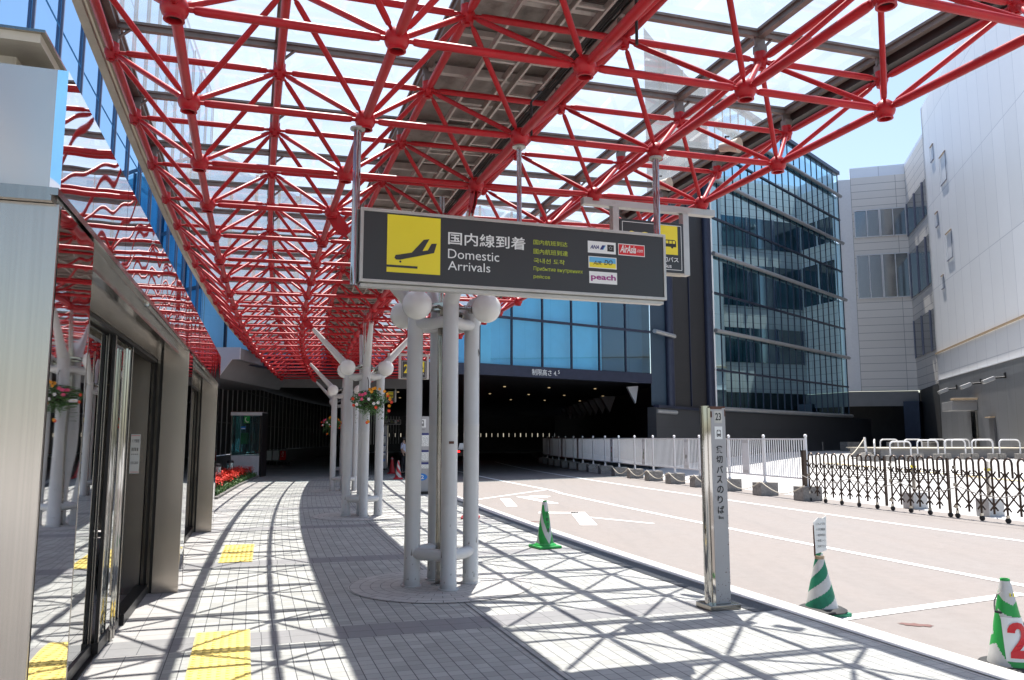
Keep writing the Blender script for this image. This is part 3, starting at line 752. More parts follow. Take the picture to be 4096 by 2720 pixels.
# ceiling, inner walls
ceil_pts = [(-14, 30.0), (A1.x-.2, A1.y+.3), (B0.x, B0.y+.3), (C0.x-.1, C0.y+.3), (8.85, 44.4), (8.6, 60), (7.0, 120), (-34, 120), (-30, 40)]
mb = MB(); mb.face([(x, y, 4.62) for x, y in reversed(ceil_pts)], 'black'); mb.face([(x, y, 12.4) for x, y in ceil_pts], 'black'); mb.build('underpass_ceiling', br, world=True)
for q in range(18):
    rr = random.Random(q*13+1); x = -6+(q % 6)*2.9+rr.uniform(-.3, .3)+(q//6)*.0; y = 44+(q//6)*7.5+(q % 6)*1.0
    x -= (y-44)*.16
    mb = MB(); mb.lathe([(.0005, -.03), (.07, -.03), (.08, 0)], 'downlight', 12, (x, y, 4.60)); mb.build('downlight', br, world=True)
# side wall of the underpass on the right, and far glazed end
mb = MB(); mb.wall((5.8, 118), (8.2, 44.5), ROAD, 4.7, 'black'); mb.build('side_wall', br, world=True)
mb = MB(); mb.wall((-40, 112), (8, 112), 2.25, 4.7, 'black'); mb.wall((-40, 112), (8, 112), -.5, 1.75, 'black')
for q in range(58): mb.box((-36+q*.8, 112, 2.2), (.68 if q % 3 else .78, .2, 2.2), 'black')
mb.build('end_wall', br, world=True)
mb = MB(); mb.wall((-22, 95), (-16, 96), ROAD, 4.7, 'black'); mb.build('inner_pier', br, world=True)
# profile soffits at the left shoulder
mb = MB(); prof = [(-11.9, 5.0), (-10.15, 5.0), (-10.15, 4.55), (-10.45, 4.55), (-10.95, 3.85), (-11.9, 3.85)]
mb.prism(prof, 29.4, 29.5, 'whitebox', 'y'); mb.build('soffit_end', br, world=True)
mb = MB(); mb.prism([(-14, 4.98), (-10.17, 4.98), (-10.17, 4.56), (-10.46, 4.56), (-10.97, 3.87), (-14, 3.87)], 29.5, 37.3, 'greysoffit', 'y'); mb.build('chamfered_soffit', br, world=True)
mb = MB(); mb.wall((-12.0, 37.4), (-5.0, 38.7), 4.02, 4.60, 'greysoffit', th=.3); mb.build('soffit_beam', br, world=True)
mb = MB()   # row of triangular vents deep in the underpass
for q in range(9):
    x, y = 5.6-q*.10, 58-q*4.2+16
    x, y = 5.0+q*.18, 74-q*2.6
    mb.prism([(x-.5, 4.4), (x+.5, 4.4), (x+.1, 3.3)], y, y+.9, 'greysoffit', 'y')
mb.build('ceiling_vents', br, world=True, kind='stuff')
mb = MB(); q_ = C0+Vector((-.6, 1.2)); mb.prism([(q_.x-.5, 4.4), (q_.x+.1, 4.45), (q_.x-.05, 3.5)], q_.y, q_.y+.5, 'whitebox', 'y'); mb.build('hanging_bracket', br, world=True)
# ================================================================ LOUVRED TOWER
C1, C2 = Vector((8.72, 44.3)), Vector((12.45, 50.0))
tw = thing('louvred_tower', 'near-black louvred tower with navy corner columns between the glass blocks', 'building', (C2.x, C2.y, 0))
mb = MB(); mb.wall(C1, C2, 3.35, 24.5, 'louvre'); mb.build('louvre_panel', tw, world=True)
mb = MB(); mb.wall(C0, C1, 3.35, 24.5, 'deepback'); mb.build('side_glazing', tw, world=True)
dd = (C2-C1).normalized(); nn = Vector((dd.y, -dd.x))
mb = MB(); a, b = C0+nn*.25, C2+nn*.35+dd*.3; mb.wall(a, b, ROAD, 3.25, 'darkwall', th=.5); bar(mb, Vector((*a, 3.3)), Vector((*b, 3.3)), .3, .14, 'navy'); mb.build('base_wall', tw, world=True)
for p, r in ((C1+nn*.1, .30), (C1.lerp(C2, .97)+nn*.1, .34)):
    mb = MB(); mb.tube((*p, 3.3), (*p, 24.5), r, m='navy', n=20); mb.build('corner_column', tw, smooth=True, world=True)
p = C1.lerp(C2, .52); mb = MB(); mb.box((*(p+nn*.02), 14), (.12, .1, 21), 'navy', math.atan2(dd.y, dd.x)); mb.build('centre_rib', tw, world=True)
p = C2+nn*.3+dd*.25; mb = MB(); mb.tube((*p, ROAD), (*p, 24.6), .10, m='white', n=12); mb.build('drainpipe', tw, smooth=True, world=True)
for z in (7.3, 3.05):
    a = C0+Vector((.15, 0)); mb = MB(); mb.tube((*(a+nn*.1), z), (*(C1+nn*.45), z-.02), .12, m='tubealu', n=14); mb.build('tube_rail', tw, smooth=True, world=True)
# ================================================================ GLASS CURTAIN BLOCK
L0, L1 = Vector((12.75, 50.0)), Vector((28.6, 67.5))
gb = thing('glass_block', 'blue glass curtain-wall block with round aluminium rails right of the louvred tower', 'building', (L0.x, L0.y, 0))
NG = 20; zt = [3.42, 6.75, 8.42, 13.35, 18.3, 24.2]
zr = [3.45, 8.4, 13.4, 18.4, 22.6]
top0, top1 = 24.6, 24.6
dd = (L1-L0).normalized(); nn = Vector((dd.y, -dd.x)); ang = math.atan2(dd.y, dd.x)
for i in range(NG):
    p, q = L0.lerp(L1, i/NG)+dd*.04, L0.lerp(L1, (i+1)/NG)-dd*.04
    for z0, z1 in zip(zr, zr[1:]+[24.6]):
        mb = MB(); mb.face([(*p, z0+.08), (*q, z0+.08), (*q, z1-.08), (*p, z1-.08)], 'cyanglass'); mb.build('window_pane', gb, world=True)
for i in range(NG+1):
    p = L0.lerp(L1, i/NG); mb = MB(); mb.box((*(p+nn*.01), 14), (.055, .06, 21.2), 'navy', ang); mb.build('mullion', gb, world=True)
mb = MB(); mb.wall(L0-nn*.5, L1-nn*.5, 3.3, 24.4, 'tealback'); mb.build('inner_wall', gb, world=True)
for i in range(0, NG):
    if i < 5:
        p, q = L0.lerp(L1, (i+.08)/NG)-nn*.3, L0.lerp(L1, (i+.92)/NG)-nn*.3; mb = MB()
        mb.face([(*p, 3.5), (*q, 3.5), (*q, 24.3), (*p, 24.3)], 'paleblind'); mb.build('blind', gb, world=True)
for z in zr:
    mb = MB(); mb.tube((*(L0+nn*.24), z), (*(L1+nn*.24), z), .14, m='tubealu', n=16); mb.build('tube_rail', gb, smooth=True, world=True)
for z0, z1 in zip(zr, zr[1:]):
    mb = MB(); bar(mb, Vector((*(L0+nn*.06), (z0+z1)/2)), Vector((*(L1+nn*.06), (z0+z1)/2)), .08, .12, 'navy'); mb.build('transom', gb, world=True)
mb = MB(); bar(mb, Vector((*(L0+nn*.1), 24.7)), Vector((*(L1+nn*.1), 24.7)), .3, .3, 'navy'); mb.build('parapet', gb, world=True)
mb = MB(); mb.wall(L0+nn*.1, L1+nn*.1+dd*5, ROAD, 3.3, 'darkwall', th=.4); mb.build('base_wall', gb, world=True)
# ================================================================ RIGHT CLAD BUILDING
rb = thing('clad_building', 'large pale grey and white clad building with two window bands on the right', 'building', (33, 66, 0))
F0, F1 = Vector((28.75, 68.2)), Vector((34.1, 66.6))
vp = Vector((-.286, -1)).normalized(); F2 = F1+vp*9.3; F3 = F1+vp*42
def wl(name, a, b, z0, z1, m, u0=0, th=.4): mb = MB(); mb.wall(a, b, z0, z1, m, u0, th); return mb.build(name, rb, world=True)
d1 = (F1-F0).normalized(); n1 = Vector((d1.y, -d1.x)); n2 = Vector((vp.y, -vp.x))
TOP = 25.3
E1 = F0+d1*1.2
wl('edge_strip', F0-n1*-.1, E1, 5.6, TOP-1, 'whitetrim')
wl('ribbed_wall', E1, F1, 5.6, 13.5, 'beige'); wl('ribbed_wall', E1, F1, 17.0, 19.3, 'beige'); wl('ribbed_wall', E1, F1, 18.0+4.2, TOP-.9, 'beige')
wl('ribbed_wall', E1, F1, 13.5, 17.0, 'beige')
wl('ribbed_wall', E1, F1, 19.3, 22.2, 'beige')
wl('parapet', E1, F1, TOP-.9, TOP, 'bluewhite')
for a, b in ((.04, .49), (.51, .97)):
    for z0, z1 in ((13.6, 17.4), (19.0, 21.4)):
        p, q = E1.lerp(F1, a)+n1*.05, E1.lerp(F1, b)+n1*.05
        mb = MB(); mb.face([(*p, z0), (*q, z0), (*q, z1), (*p, z1)], 'winglass'); wdw = mb.build('window', rb, world=True)
        mb = MB(); d = (q-p).normalized()
        for x in (p, q, p.lerp(q, .5)): mb.box((*(x+n1*.04), (z0+z1)/2), (.07, .07, z1-z0+.1), 'whitetrim', math.atan2(d.y, d.x))
        for z in (z0, z1): bar(mb, Vector((*(p+n1*.04), z)), Vector((*(q+n1*.04), z)), .07, .08, 'whitetrim')
        mb.build('frame', wdw, world=True)
wl('ribbed_wall', F1, F2, 5.6, 25.0, 'beige')
wl('parapet', F1, F2, 25.0, TOP, 'bluewhite')
for z0, z1 in ((8.3, 11.4), (13.4, 17.2), (18.8, 21.6)):
    for a, b in ((.03, .34), (.36, .66), (.68, .97)):
        p, q = F1.lerp(F2, a)+n2*.05, F1.lerp(F2, b)+n2*.05
        mb = MB(); mb.face([(*p, z0), (*q, z0), (*q, z1), (*p, z1)], 'winglass'); wdw = mb.build('window', rb, world=True)
        mb = MB()
        for x in (p, q): mb.box((*(x+n2*.03), (z0+z1)/2), (.07, .07, z1-z0+.1), 'mullion', math.atan2(vp.y, vp.x))
        mb.build('frame', wdw, world=True)
F2b = F2+n2*.45; F3b = F3+n2*.45
wl('white_wall', F2b, F3b, 5.78, 26.5, 'whiteclad'); wl('wall_end', F2, F2b, 5.78, 26.5, 'whiteclad')
wl('grey_wall', F2b-n2*.02, F3b-n2*.02, .3, 5.76, 'greyclad')
mb = MB(); bar(mb, Vector((*(F2b+n2*.06), 7.75)), Vector((*(F3b+n2*.06), 7.75)), .10, .10, 'orange'); bar(mb, Vector((*(F2b+n2*.06), 5.78)), Vector((*(F3b+n2*.06), 5.78)), .05, .04, 'whitetrim'); mb.build('trim_band', rb, world=True)
for s_, z, sz in ((2.2, 21.5, .9), (4.6, 19.0, 1.6), (4.9, 13.6, 1.5), (2.9, 12.0, .75), (2.4, 16.6, .8)):
    p = F2b+vp*s_+n2*.04; q = p+vp*sz; mb = MB()
    bar(mb, Vector((*p, z)), Vector((*q, z)), .05, .04, 'mullion'); bar(mb, Vector((*p, z+sz*1.25)), Vector((*q, z+sz*1.25)), .06, .05, 'orange')
    mb.box((*p, z+sz*.62), (.03, .03, sz*1.25), 'whitetrim'); mb.box((*q, z+sz*.62), (.03, .03, sz*1.25), 'mullion'); mb.build('wall_hatch', rb, world=True)
# recessed dark entrance
mb = MB(); mb.wall(F0+Vector((-1.2, 5)), F1+Vector((3, 5)), .3, 5.7, 'black'); mb.face([(27.5, 73.5, 5.55), (37, 72, 5.55), (*F1, 5.55), (*F0, 5.55)], 'black'); mb.build('entrance_recess', rb, world=True)
mb = MB(); mb.wall(F0+n1*.3, F1+n1*.25, 4.3, 5.5, 'greysoffit', th=.5); mb.build('entrance_beam', rb, world=True)
p = F1-d1*.9; mb = MB(); mb.box((p.x+.4, p.y-.4, 2.4), (1.7, 1.2, 4.5), 'navy', ang); mb.build('entrance_pier', rb, world=True)
wl('dark_wall', F1+Vector((.3, .3)), F2b, .2, 5.6, 'black', 0, 0)
wl('dark_wall', F1+Vector((3.2, 5.2)), F2b+Vector((.3, 0)), .2, 5.6, 'black', 0, 0)
wl('dark_wall', F0+Vector((-8, 2)), F0+Vector((-1, 5)), .0, 5.6, 'black', 0, 0)
for q in range(7):
    x = F0.x+.8+q*.85; mb = MB(); mb.lathe([(.0005, -.02), (.10, -.02), (.11, 0)], 'downlight', 10, (x, 69.2+(q % 3)*1.2, 5.5)); mb.build('downlight', rb, world=True)
# door hood, door, wall lamps
p = F2b+vp*8.2; mb = MB(); mb.box((*(p+n2*.7), 3.6), (2.6, 1.4, .55), 'greysoffit', math.atan2(vp.y, vp.x)); mb.box((*(p+vp*1.2+n2*.7), 4.0), (.9, 1.3, .12), 'orange', math.atan2(vp.y, vp.x)); mb.build('door_hood', rb, world=True, bevel=.02)
p = F2b+vp*8.8; mb = MB(); mb.box((*(p+n2*.05), 1.9), (1.0, .12, 2.8), 'steel_dark', math.atan2(vp.y, vp.x)); mb.build('door', rb, world=True)
p = F2b+vp*12.4; mb = MB(); mb.box((*(p+n2*.05), 1.7), (.9, .10, 2.1), 'greyclad', math.atan2(vp.y, vp.x)); mb.box((*(p+n2*.15), 2.82), (1.0, .25, .06), 'orange', math.atan2(vp.y, vp.x)); mb.build('door', rb, world=True)
for k, (s_, z) in enumerate(((5.0, 4.8), (10.6, 4.8), (15.2, 4.82))):
    p = F2b+vp*s_; lp = thing('wall_lamp', ['box floodlight on an arm at the dark corner of the clad building', 'middle box floodlight on an arm above the door hood', 'box floodlight on an arm nearest the right edge of the photo'][k], 'lamp', (p.x, p.y, z), math.atan2(vp.y, vp.x)+math.pi, 'floodlights on the grey wall')
    mb = MB(); mb.box((0, .85, -.04), (.42, .62, .2), 'tubealu', 0, -.38); mb.build('lamp_head', lp, bevel=.015)
    mb = MB(); mb.box((0, .83, -.15), (.34, .5, .02), 'whitetrim', 0, -.38); mb.build('lens', lp)
    mb = MB(); mb.tube((0, 0, .12), (0, .6, .06), .05, m='darkmetal'); mb.box((0, .03, .2), (.2, .06, .3), 'darkmetal'); mb.build('bracket', lp)
for k, (x, y) in enumerate(((23.4, 62.5), (26.2, 61.6), (29.2, 60.4), (31.3, 59.4))):
    z = zfore(Vector((x, y, 0))); t = thing('planter', ['pale concrete planter standing farthest left before the entrance', 'second pale planter from the left before the entrance', 'third pale planter from the left, behind the white hoops', 'pale planter nearest the grey wall behind the hoops'][k], 'planter', (x, y, z), .5, 'planters before the entrance')
    mb = MB(); mb.box((0, 0, .35), (1.9, .7, .7), 'concrete'); mb.build('trough', t, bevel=.03); mb = MB(); mb.box((0, 0, .71), (1.7, .5, .03), 'soil'); mb.build('soil', t)
# ================================================================ SIGNS
def posted_sign(row, num, lab, hang=True):
    c = G(3.5, row); t = thing('bay_sign', lab, 'sign', (c.x, c.y, 0), rot(row), 'yellow and black numbered bay signs')
    zb, zt2 = 3.46, 4.02
    if hang:
        mb = MB(); mb.box((0, 0, ZB(3.5)-.10), (1.62, .09, .075), 'frame'); mb.build('beam', t, bevel=.004)
    for x in (-.43, .43):
        mb = MB(); mb.box((x, 0, (zb-.02+ZB(3.5)-.137)/2), (.075, .09, ZB(3.5)-.137-zb+.02), 'frame'); mb.build('hanger', t, bevel=.004)
    mb = MB(); mb.box((0, 0, (zb+zt2)/2), (.78, .10, zt2-zb), 'signblack'); mb.box((0, 0, zb-.012), (.78, .09, .02), 'gutter'); mb.build('sign_box', t)
    mb = MB(); y = -.0515; w_ = .36
    for a, b in (((-w_, zb+.03), (w_, zb+.03)), ((-w_, zt2-.03), (w_, zt2-.03))): mb.face([(a[0], y, a[1]-.003), (b[0], y, a[1]-.003), (b[0], y, a[1]+.003), (a[0], y, a[1]+.003)], 'signwhite')
    for x in (-w_, w_): mb.face([(x-.003, y-.0004, zb+.03), (x+.003, y-.0004, zb+.03), (x+.003, y-.0004, zt2-.03), (x-.003, y-.0004, zt2-.03)], 'signwhite')
    mb.build('border', t)
    mb = MB(); mb.text(num, 'signyel', -.31, zb+.16, w=.30, h=.27, y=y, bold=.02); mb.build('bay_number', t)
    mb = MB(); mb.face([(.06, y, zb+.20), (.315, y, zb+.20), (.315, y, zt2-.035), (.06, y, zt2-.035)], 'signyel'); pn = mb.build('yellow_panel', t)
    mb = MB(); bus_side(mb, .085, zb+.27, .21, y-.001); mb.build('bus_pictogram', pn)
    mb = MB(); mb.text('貸切バス', 'signwhite', .05, zb+.115, w=.27, h=.058, y=y, bold=.015); mb.text('Bus', 'signwhite', .14, zb+.05, w=.09, h=.045, y=y, bold=.01); mb.build('lettering', t)
def bus_side(mb, x, z, wd, y, a='ink', b='signyel'):
    k = wd/1.0; f = lambda pts, m, yy: mb.face([(x+p*k, yy, z+q*k) for p, q in pts], m)
    f([(0, .08), (.02, .40), (.06, .46), (.92, .46), (1, .38), (1, .08)], a, y)
    for i in range(4): f([(.19+.2*i, .26), (.34+.2*i, .26), (.34+.2*i, .41), (.19+.2*i, .41)], b, y-.0008)
    f([(.05, .12), (.13, .12), (.14, .41), (.07, .41)], b, y-.0008)
    for cx in (.22, .76): mb.face([(x+(cx+.07*math.cos(t))*k, y-.0004, z+(.07+.07*math.sin(t))*k) for t in [2*math.pi*i/16 for i in range(16)]], a)
def bus_front(mb, x, z, wd, y, a='ink', b='signwhite'):
    f = lambda pts, m, yy: mb.face([(x+p*wd, yy, z+q*wd) for p, q in pts], m)
    f([(.1, .1), (.9, .1), (.9, .95), (.8, 1.15), (.2, 1.15), (.1, .95)], a, y)
    f([(.2, .5), (.8, .5), (.8, .9), (.2, .9)], b, y-.0008); f([(.32, .97), (.68, .97), (.68, 1.07), (.32, 1.07)], b, y-.0008)
    for q in (.24, .64): f([(q, .2), (q+.13, .2), (q+.13, .33), (q, .33)], b, y-.0008)
    for q in (.14, .68): f([(q, 0), (q+.18, 0), (q+.18, .12), (q, .12)], a, y)
posted_sign(2, '23', 'nearest numbered bay sign, its 23 half hidden behind the arrivals sign')
posted_sign(14, '22', 'bay sign reading 22 beyond the nearest column')
posted_sign(26, '21', 'bay sign reading 21 in the shade of the underpass', True)
def arrivals(c, rz, lab, k=1.0, poles=True):
    t = thing('arrivals_sign', lab, 'sign', (c.x, c.y, 0), rz)
    W, H, z0 = 2.70*k, .575*k, c.z; y = -.062*k; x0 = -W/2
    mb = MB(); mb.box((0, 0, z0+H/2), (W, .12*k, H), 'signblack'); mb.build('sign_box', t)
    mb = MB()
    for z in (z0, z0+H): mb.box((0, 0, z), (W+.02, .135*k, .026*k), 'frame')
    for x in (-W/2, W/2): mb.box((x, 0, z0+H/2), (.026*k, .137*k, H+.026*k), 'frame')
    mb.box((0, .01, z0-.03*k), (W, .08*k, .03*k), 'frame'); mb.build('frame', t, bevel=.003)
    fx = lambda u: x0+.02*k+u*(W-.04*k); fz = lambda v: z0+.017*k+v*(H-.034*k)
    def rect(mb, u0, u1, v0, v1, m, yy): mb.face([(fx(u0), yy, fz(v0)), (fx(u1), yy, fz(v0)), (fx(u1), yy, fz(v1)), (fx(u0), yy, fz(v1))], m)
    def tx(mb, s_, m, u0, u1, v0, v1, **q): mb.text(s_, m, fx(u0), fz(v0), w=fx(u1)-fx(u0), h=fz(v1)-fz(v0), y=y-.0012, **q)
    mb = MB(); rect(mb, .068, .232, .115, .985, 'signyel', y-.001); pn = mb.build('yellow_panel', t)
    mb = MB(); q = lambda pts: mb.face([(fx(.068+.164*a), y-.003, fz(.115+.87*b)) for a, b in pts], 'signblack')
    q([(.14, .25), (.17, .22), (.24, .22), (.88, .38), (.93, .55), (.83, .54), (.76, .42), (.66, .40), (.79, .62), (.68, .60), (.46, .36), (.22, .31), (.16, .30)])
    q([(0, .085), (.57, .085), (.57, .125), (0, .125)])
    mb.face([(fx(.068+.164*.25)+.009*k*math.cos(a), y-.003, fz(.115+.87*.19)+.009*k*math.sin(a)) for a in [2*math.pi*i/12 for i in range(12)]], 'signblack'); mb.build('aeroplane_pictogram', pn)
    mb = MB(); tx(mb, '国内線到着', 'signwhite', .256, .508, .60, .80, bold=.012); tx(mb, 'Domestic', 'signwhite', .256, .421, .385, .53); tx(mb, 'Arrivals', 'signwhite', .256, .392, .205, .345)
    tx(mb, '国内航班到达', 'lime', .536, .653, .705, .785); tx(mb, '國內航班到達', 'lime', .536, .654, .555, .64); tx(mb, '국내선 도착', 'lime', .536, .643, .41, .49)
    tx(mb, 'Прибытие внутренних', 'lime', .536, .706, .275, .355); tx(mb, 'рейсов', 'lime', .536, .592, .155, .225); mb.build('lettering', t)
    for nm, (u0, u1, v0, v1), m in (('ana', (.725, .826, .648, .842), 'signwhite'), ('asia', (.835, .933, .645, .84), 'signred'), ('do', (.727, .828, .40, .592), 'signwhite'), ('peach', (.729, .829, .15, .345), 'signwhite')):
        mb = MB(); yy = y-.001
        if nm == 'asia':
            rect(mb, u0, u1, v0, v1, 'signwhite', yy); rect(mb, u0+.002, u1-.002, v0+.012, v1-.012, 'signred', yy-.0008)
            for _ in (0,): mb.text('AirAsia', 'signwhite', fx(u0+.006), fz(v0+.045), w=fx(.900)-fx(u0+.006), h=fz(.13)-fz(0), y=yy-.001, shear=.35, bold=.02); mb.text('.com', 'signwhite', fx(.902), fz(v0+.07), w=fx(.024)-fx(0), h=fz(.045)-fz(0), y=yy-.001, shear=.3)
        else:
            rect(mb, u0, u1, v0, v1, m, yy)
            if nm == 'ana':
                mb.text('ANA', 'signnavy', fx(.733), fz(.715), w=fx(.032)-fx(0), h=fz(.062)-fz(0), y=yy-.001, shear=.3, bold=.03)
                mb.face([(fx(.768), yy-.001, fz(.71)), (fx(.778), yy-.001, fz(.71)), (fx(.787), yy-.001, fz(.785)), (fx(.777), yy-.001, fz(.785))], 'signnavy')
                mb.face([(fx(.778), yy-.0012, fz(.71)), (fx(.781), yy-.0012, fz(.71)), (fx(.790), yy-.0012, fz(.785)), (fx(.787), yy-.0012, fz(.785))], 'signblue')
                rect(mb, .795, .819, .69, .80, 'ink', yy-.001)
                cx, cz, r = fx(.807), fz(.748), .021*k
                for a in range(5):
                    th = math.pi/2+a*2*math.pi/5; mb.face([(cx+r*math.cos(th), yy-.002, cz+r*math.sin(th)), (cx+r*.52*math.cos(th+.75), yy-.002, cz+r*.52*math.sin(th+.75)), (cx+r*.42*math.cos(th+.25), yy-.002, cz+r*.42*math.sin(th+.25))], 'signwhite')
            if nm == 'do':
                rect(mb, u0+.003, u1-.003, .492, v1-.012, 'signblue', yy-.0008); rect(mb, u0+.003, u1-.003, v0+.012, .492, 'signyel', yy-.0008)
                mb.text('AIR', 'ink', fx(.743), fz(.455), w=fx(.030)-fx(0), h=fz(.062)-fz(0), y=yy-.001, shear=.25, bold=.005); mb.text('DO', 'ink', fx(.783), fz(.462), w=fx(.030)-fx(0), h=fz(.082)-fz(0), y=yy-.001, shear=.25, bold=.01)
            if nm == 'peach': mb.text('peach', 'purple', fx(.735), fz(.185), w=fx(.089)-fx(0), h=fz(.12)-fz(0), y=yy-.001, bold=.025)
        mb.build('airline_logo', t)
    if poles:
        for x, yy, zl, r in ((-W/2-.045, 0, z0-.03, .031), (0, .03, z0+H, .021), (W/2-.05, -.03, z0+H+.01, .030)):
            mb = MB(); o = 2+x/1.33; mb.tube((x, yy, zl), (x, yy, ZB(o)-.06), r, m='polish2', n=20); mb.tube((x, yy, ZB(o)-.085), (x, yy, ZB(o)-.07), .06, m='frame', n=18); mb.build('hanger_pole', t, smooth=True)
arrivals(G(2.005, 1, 2.885), rot(1), 'large black hanging sign for domestic arrivals with yellow aeroplane panel and airline logos')
arrivals(Vector((-6.9, 45, 2.4)), .1, 'small distant domestic arrivals sign hanging deep in the underpass', .45, False)
# ---------------------------------------------------------------- stop totems
t = thing('stop_totem', 'slim grey bus stop post numbered 23 with rusty edges and a mirror-bright side', 'bus stop post', (2.02, 8.02, 0), rot(1.48)+.02)
mb = MB(); mb.box((0, 0, .027), (.34, .26, .05), 'steel_dark'); mb.build('base_plate', t, bevel=.004)
mb = MB(); mb.box((.02, 0, 1.0), (.17, .13, 1.9), 'rustpanel'); mb.build('panel', t, bevel=.004)
mb = MB(); mb.box((.02, 0, 1.957), (.172, .134, .016), 'rust'); mb.box((-.058, -.0665, 1.885), (.014, .003, .06), 'rust'); mb.box((.1, -.0665, 1.90), (.010, .003, .07), 'rust'); mb.box((.0, -.0665, 1.944), (.13, .003, .015), 'rust')
rnd = random.Random(8)
for q in range(60):
    x, z = .02+.08*rnd.uniform(-1, 1), .06+abs(rnd.gauss(0, .14)); s_ = rnd.uniform(.0015, .005)
    if q % 3 == 0: x, z = .098+rnd.uniform(-.008, .005), rnd.uniform(.1, 1.1)
    mb.face([(x+s_*math.cos(a)*rnd.uniform(.6, 1.3), -.0655, z+s_*math.sin(a)) for a in [k*math.pi/3 for k in range(6)]], 'rust')
mb.build('rust_marks', t)
mb = MB(); mb.path([(-.095, 0, .05), (-.095, 0, 1.97)], .048, 'polish2', 22); mb.box((-.08, 0, 1.0), (.03, .125, 1.9), 'polish2'); mb.build('chrome_edge', t, smooth=True)
y = -.067
def pl(mb, x0, x1, z0, z1, m, yy): mb.face([(x0, yy, z0), (x1, yy, z0), (x1, yy, z1), (x0, yy, z1)], m)
mb = MB(); pl(mb, -.025, .065, 1.80, 1.92, 'frame', y); mb.text('23', 'ink', -.013, 1.825, w=.066, h=.075, y=y-.0006, bold=.02); mb.build('number_plate', t)
mb = MB(); pl(mb, -.025, .065, 1.64, 1.765, 'signwhite', y); bus_front(mb, -.008, 1.662, .060, y-.001); mb.build('bus_plate', t)
mb = MB(); zz = 1.50
for ch in '貸切バスのりば': mb.text(ch, 'ink', -.016, zz, w=.074 if ch not in 'りス' else .062, h=.074, y=y, bold=.02); zz -= .098
mb.text('Bus', 'ink', -.008, zz+.045, w=.056, h=.032, y=y, bold=.01); mb.build('lettering', t)
def totem(c, rz, num, lab):
    t = thing('timetable_totem', lab, 'bus stop post', (c[0], c[1], 0), rz, 'wide timetable totems')
    mb = MB(); mb.box((0, 0, .04), (.66, .2, .08), 'darkmetal'); mb.build('base', t)
    mb = MB(); mb.box((0, 0, 1.18), (.56, .13, 2.2), 'rustpanel'); mb.build('panel', t, bevel=.004)
    for x in (-.31, .31):
        mb = MB(); mb.tube((x, 0, .08), (x, 0, 2.29), .035, m='polish2', n=16); mb.build('chrome_edge', t, smooth=True)
    y = -.067; mb = MB(); pl(mb, -.13, .13, 1.95, 2.2, 'signwhite', y); bus_front(mb, -.08, 1.985, .16, y-.001); mb.text('のりば', 'ink', -.07, 1.87, w=.16, h=.045, y=y); mb.build('bus_plate', t)
    mb = MB(); rnd = random.Random(5)
    for z0, z1 in ((1.40, 1.76), (.98, 1.26), (.75, .90)):
        pl(mb, -.22, .22, z0, z1, 'signwhite', y); pl(mb, -.22, .22, z1-.035, z1+.03, 'signnavy', y-.0006)
        for q in range(16):
            x = -.21+q*.027
            for r in range(int((z1-z0-.06)/.022)):
                if rnd.random() < .7: pl(mb, x, x+.014, z0+.012+r*.022, z0+.020+r*.022, 'ink', y-.0006)
    mb.build('timetable', t)
    mb = MB(); mb.face([(.19*math.cos(a), y, .50+.105*math.sin(a)) for a in [2*math.pi*i/28 for i in range(28)]], 'blueflat'); mb.text(num, 'signwhite', -.085, .445, w=.17, h=.11, y=y-.001, bold=.02); mb.build('number_disc', t)
totem((-2.70, 23.75), rot(13.5), '22', 'wide timetable totem half hidden behind the nearest column')
totem((-6.75, 41.3), rot(26), '21', 'wide timetable totem with a blue oval numbered 21 in the underpass shade')
# ================================================================ CONES
def cone(name, loc, rz, lab, h, r0, mf, basem, bw=.19, label_parts=None, rx=0):
    t = thing(name, lab, 'traffic cone', loc, rz); 
    mb = MB(); mb.box((0, 0, .022), (bw*2, bw*2, .04), basem); mb.build('base', t, bevel=.012)
    n = 96; Kk = 84; prof = [(r0+(.032-r0)*(i/Kk)**.96, .04+(h-.04)*i/Kk) for i in range(Kk+1)]
    mb = MB(); mb.lathe([(r0+.035, .04), (r0+.03, .055), (r0, .075)], basem, n, cap=False); mb.lathe(prof, None, n, mf=lambda q, i: mf(q/Kk, i/n)); mb.lathe([(.032, h), (.024, h), (.022, h-.04), (.0005, h-.04)], basem, n, cap=False)
    mb.build('cone_body', t, smooth=True); return t
def front(a): return ((a-.75+.5) % 1.0)-.5   # 0 faces the walker (-Y)
def chev(z, a):
    v = z*1.0-abs(front(a))*1.55
    return 'conewhite' if (v > .80 or (.12 < v+.18 < .45) or (-.45 < v < -.25)) else 'green'
def chev(z, a):
    v = z-abs(front(a))*2.2
    return 'conewhite' if (-.62 < v < -.36 or .03 < v < .27 or (z > .76 and v > .60) or z > .9) and z < .975 else 'green'
t = cone('traffic_cone', (.50, 12.30, 0), rot(4.7)+.15, 'green and white cone with handwritten characters on the pavement beside the drain', .70, .135, chev, 'green')
mb = MB()
for ch, z, sz in (('北', .50, .05), ('都', .42, .05), ('交', .345, .05), ('通', .26, .055)): mb.text(ch, 'ink', -sz/2, z-.02, w=sz, h=sz*1.05, y=-(.135+(.032-.135)*(z/.7))-.004)
mb.build('handwriting', t)
def spiral(z, a): return 'dgreen' if ((z*2.35-front(a)*2.0+.62) % 1.0) < .52 else 'conewhite'
t = cone('traffic_cone', (3.10, 8.20, ROAD), .3, 'faded teal cone with spiral bands and a paper notice on top', .60, .165, spiral, 'dgreen', .20)
mb = MB(); mb.lathe([(.235, .045), (.24, .055), (.20, .075), (.17, .08)], 'rubber', 32); mb.build('rubber_ring', t, smooth=True)
mb = MB()
for q in range(5): mb.path([(.044*math.cos(a), .044*math.sin(a), .545+q*.007) for a in [2*math.pi*i/14 for i in range(15)]], .004, 'orange', 5)
mb.build('binding_tape', t)
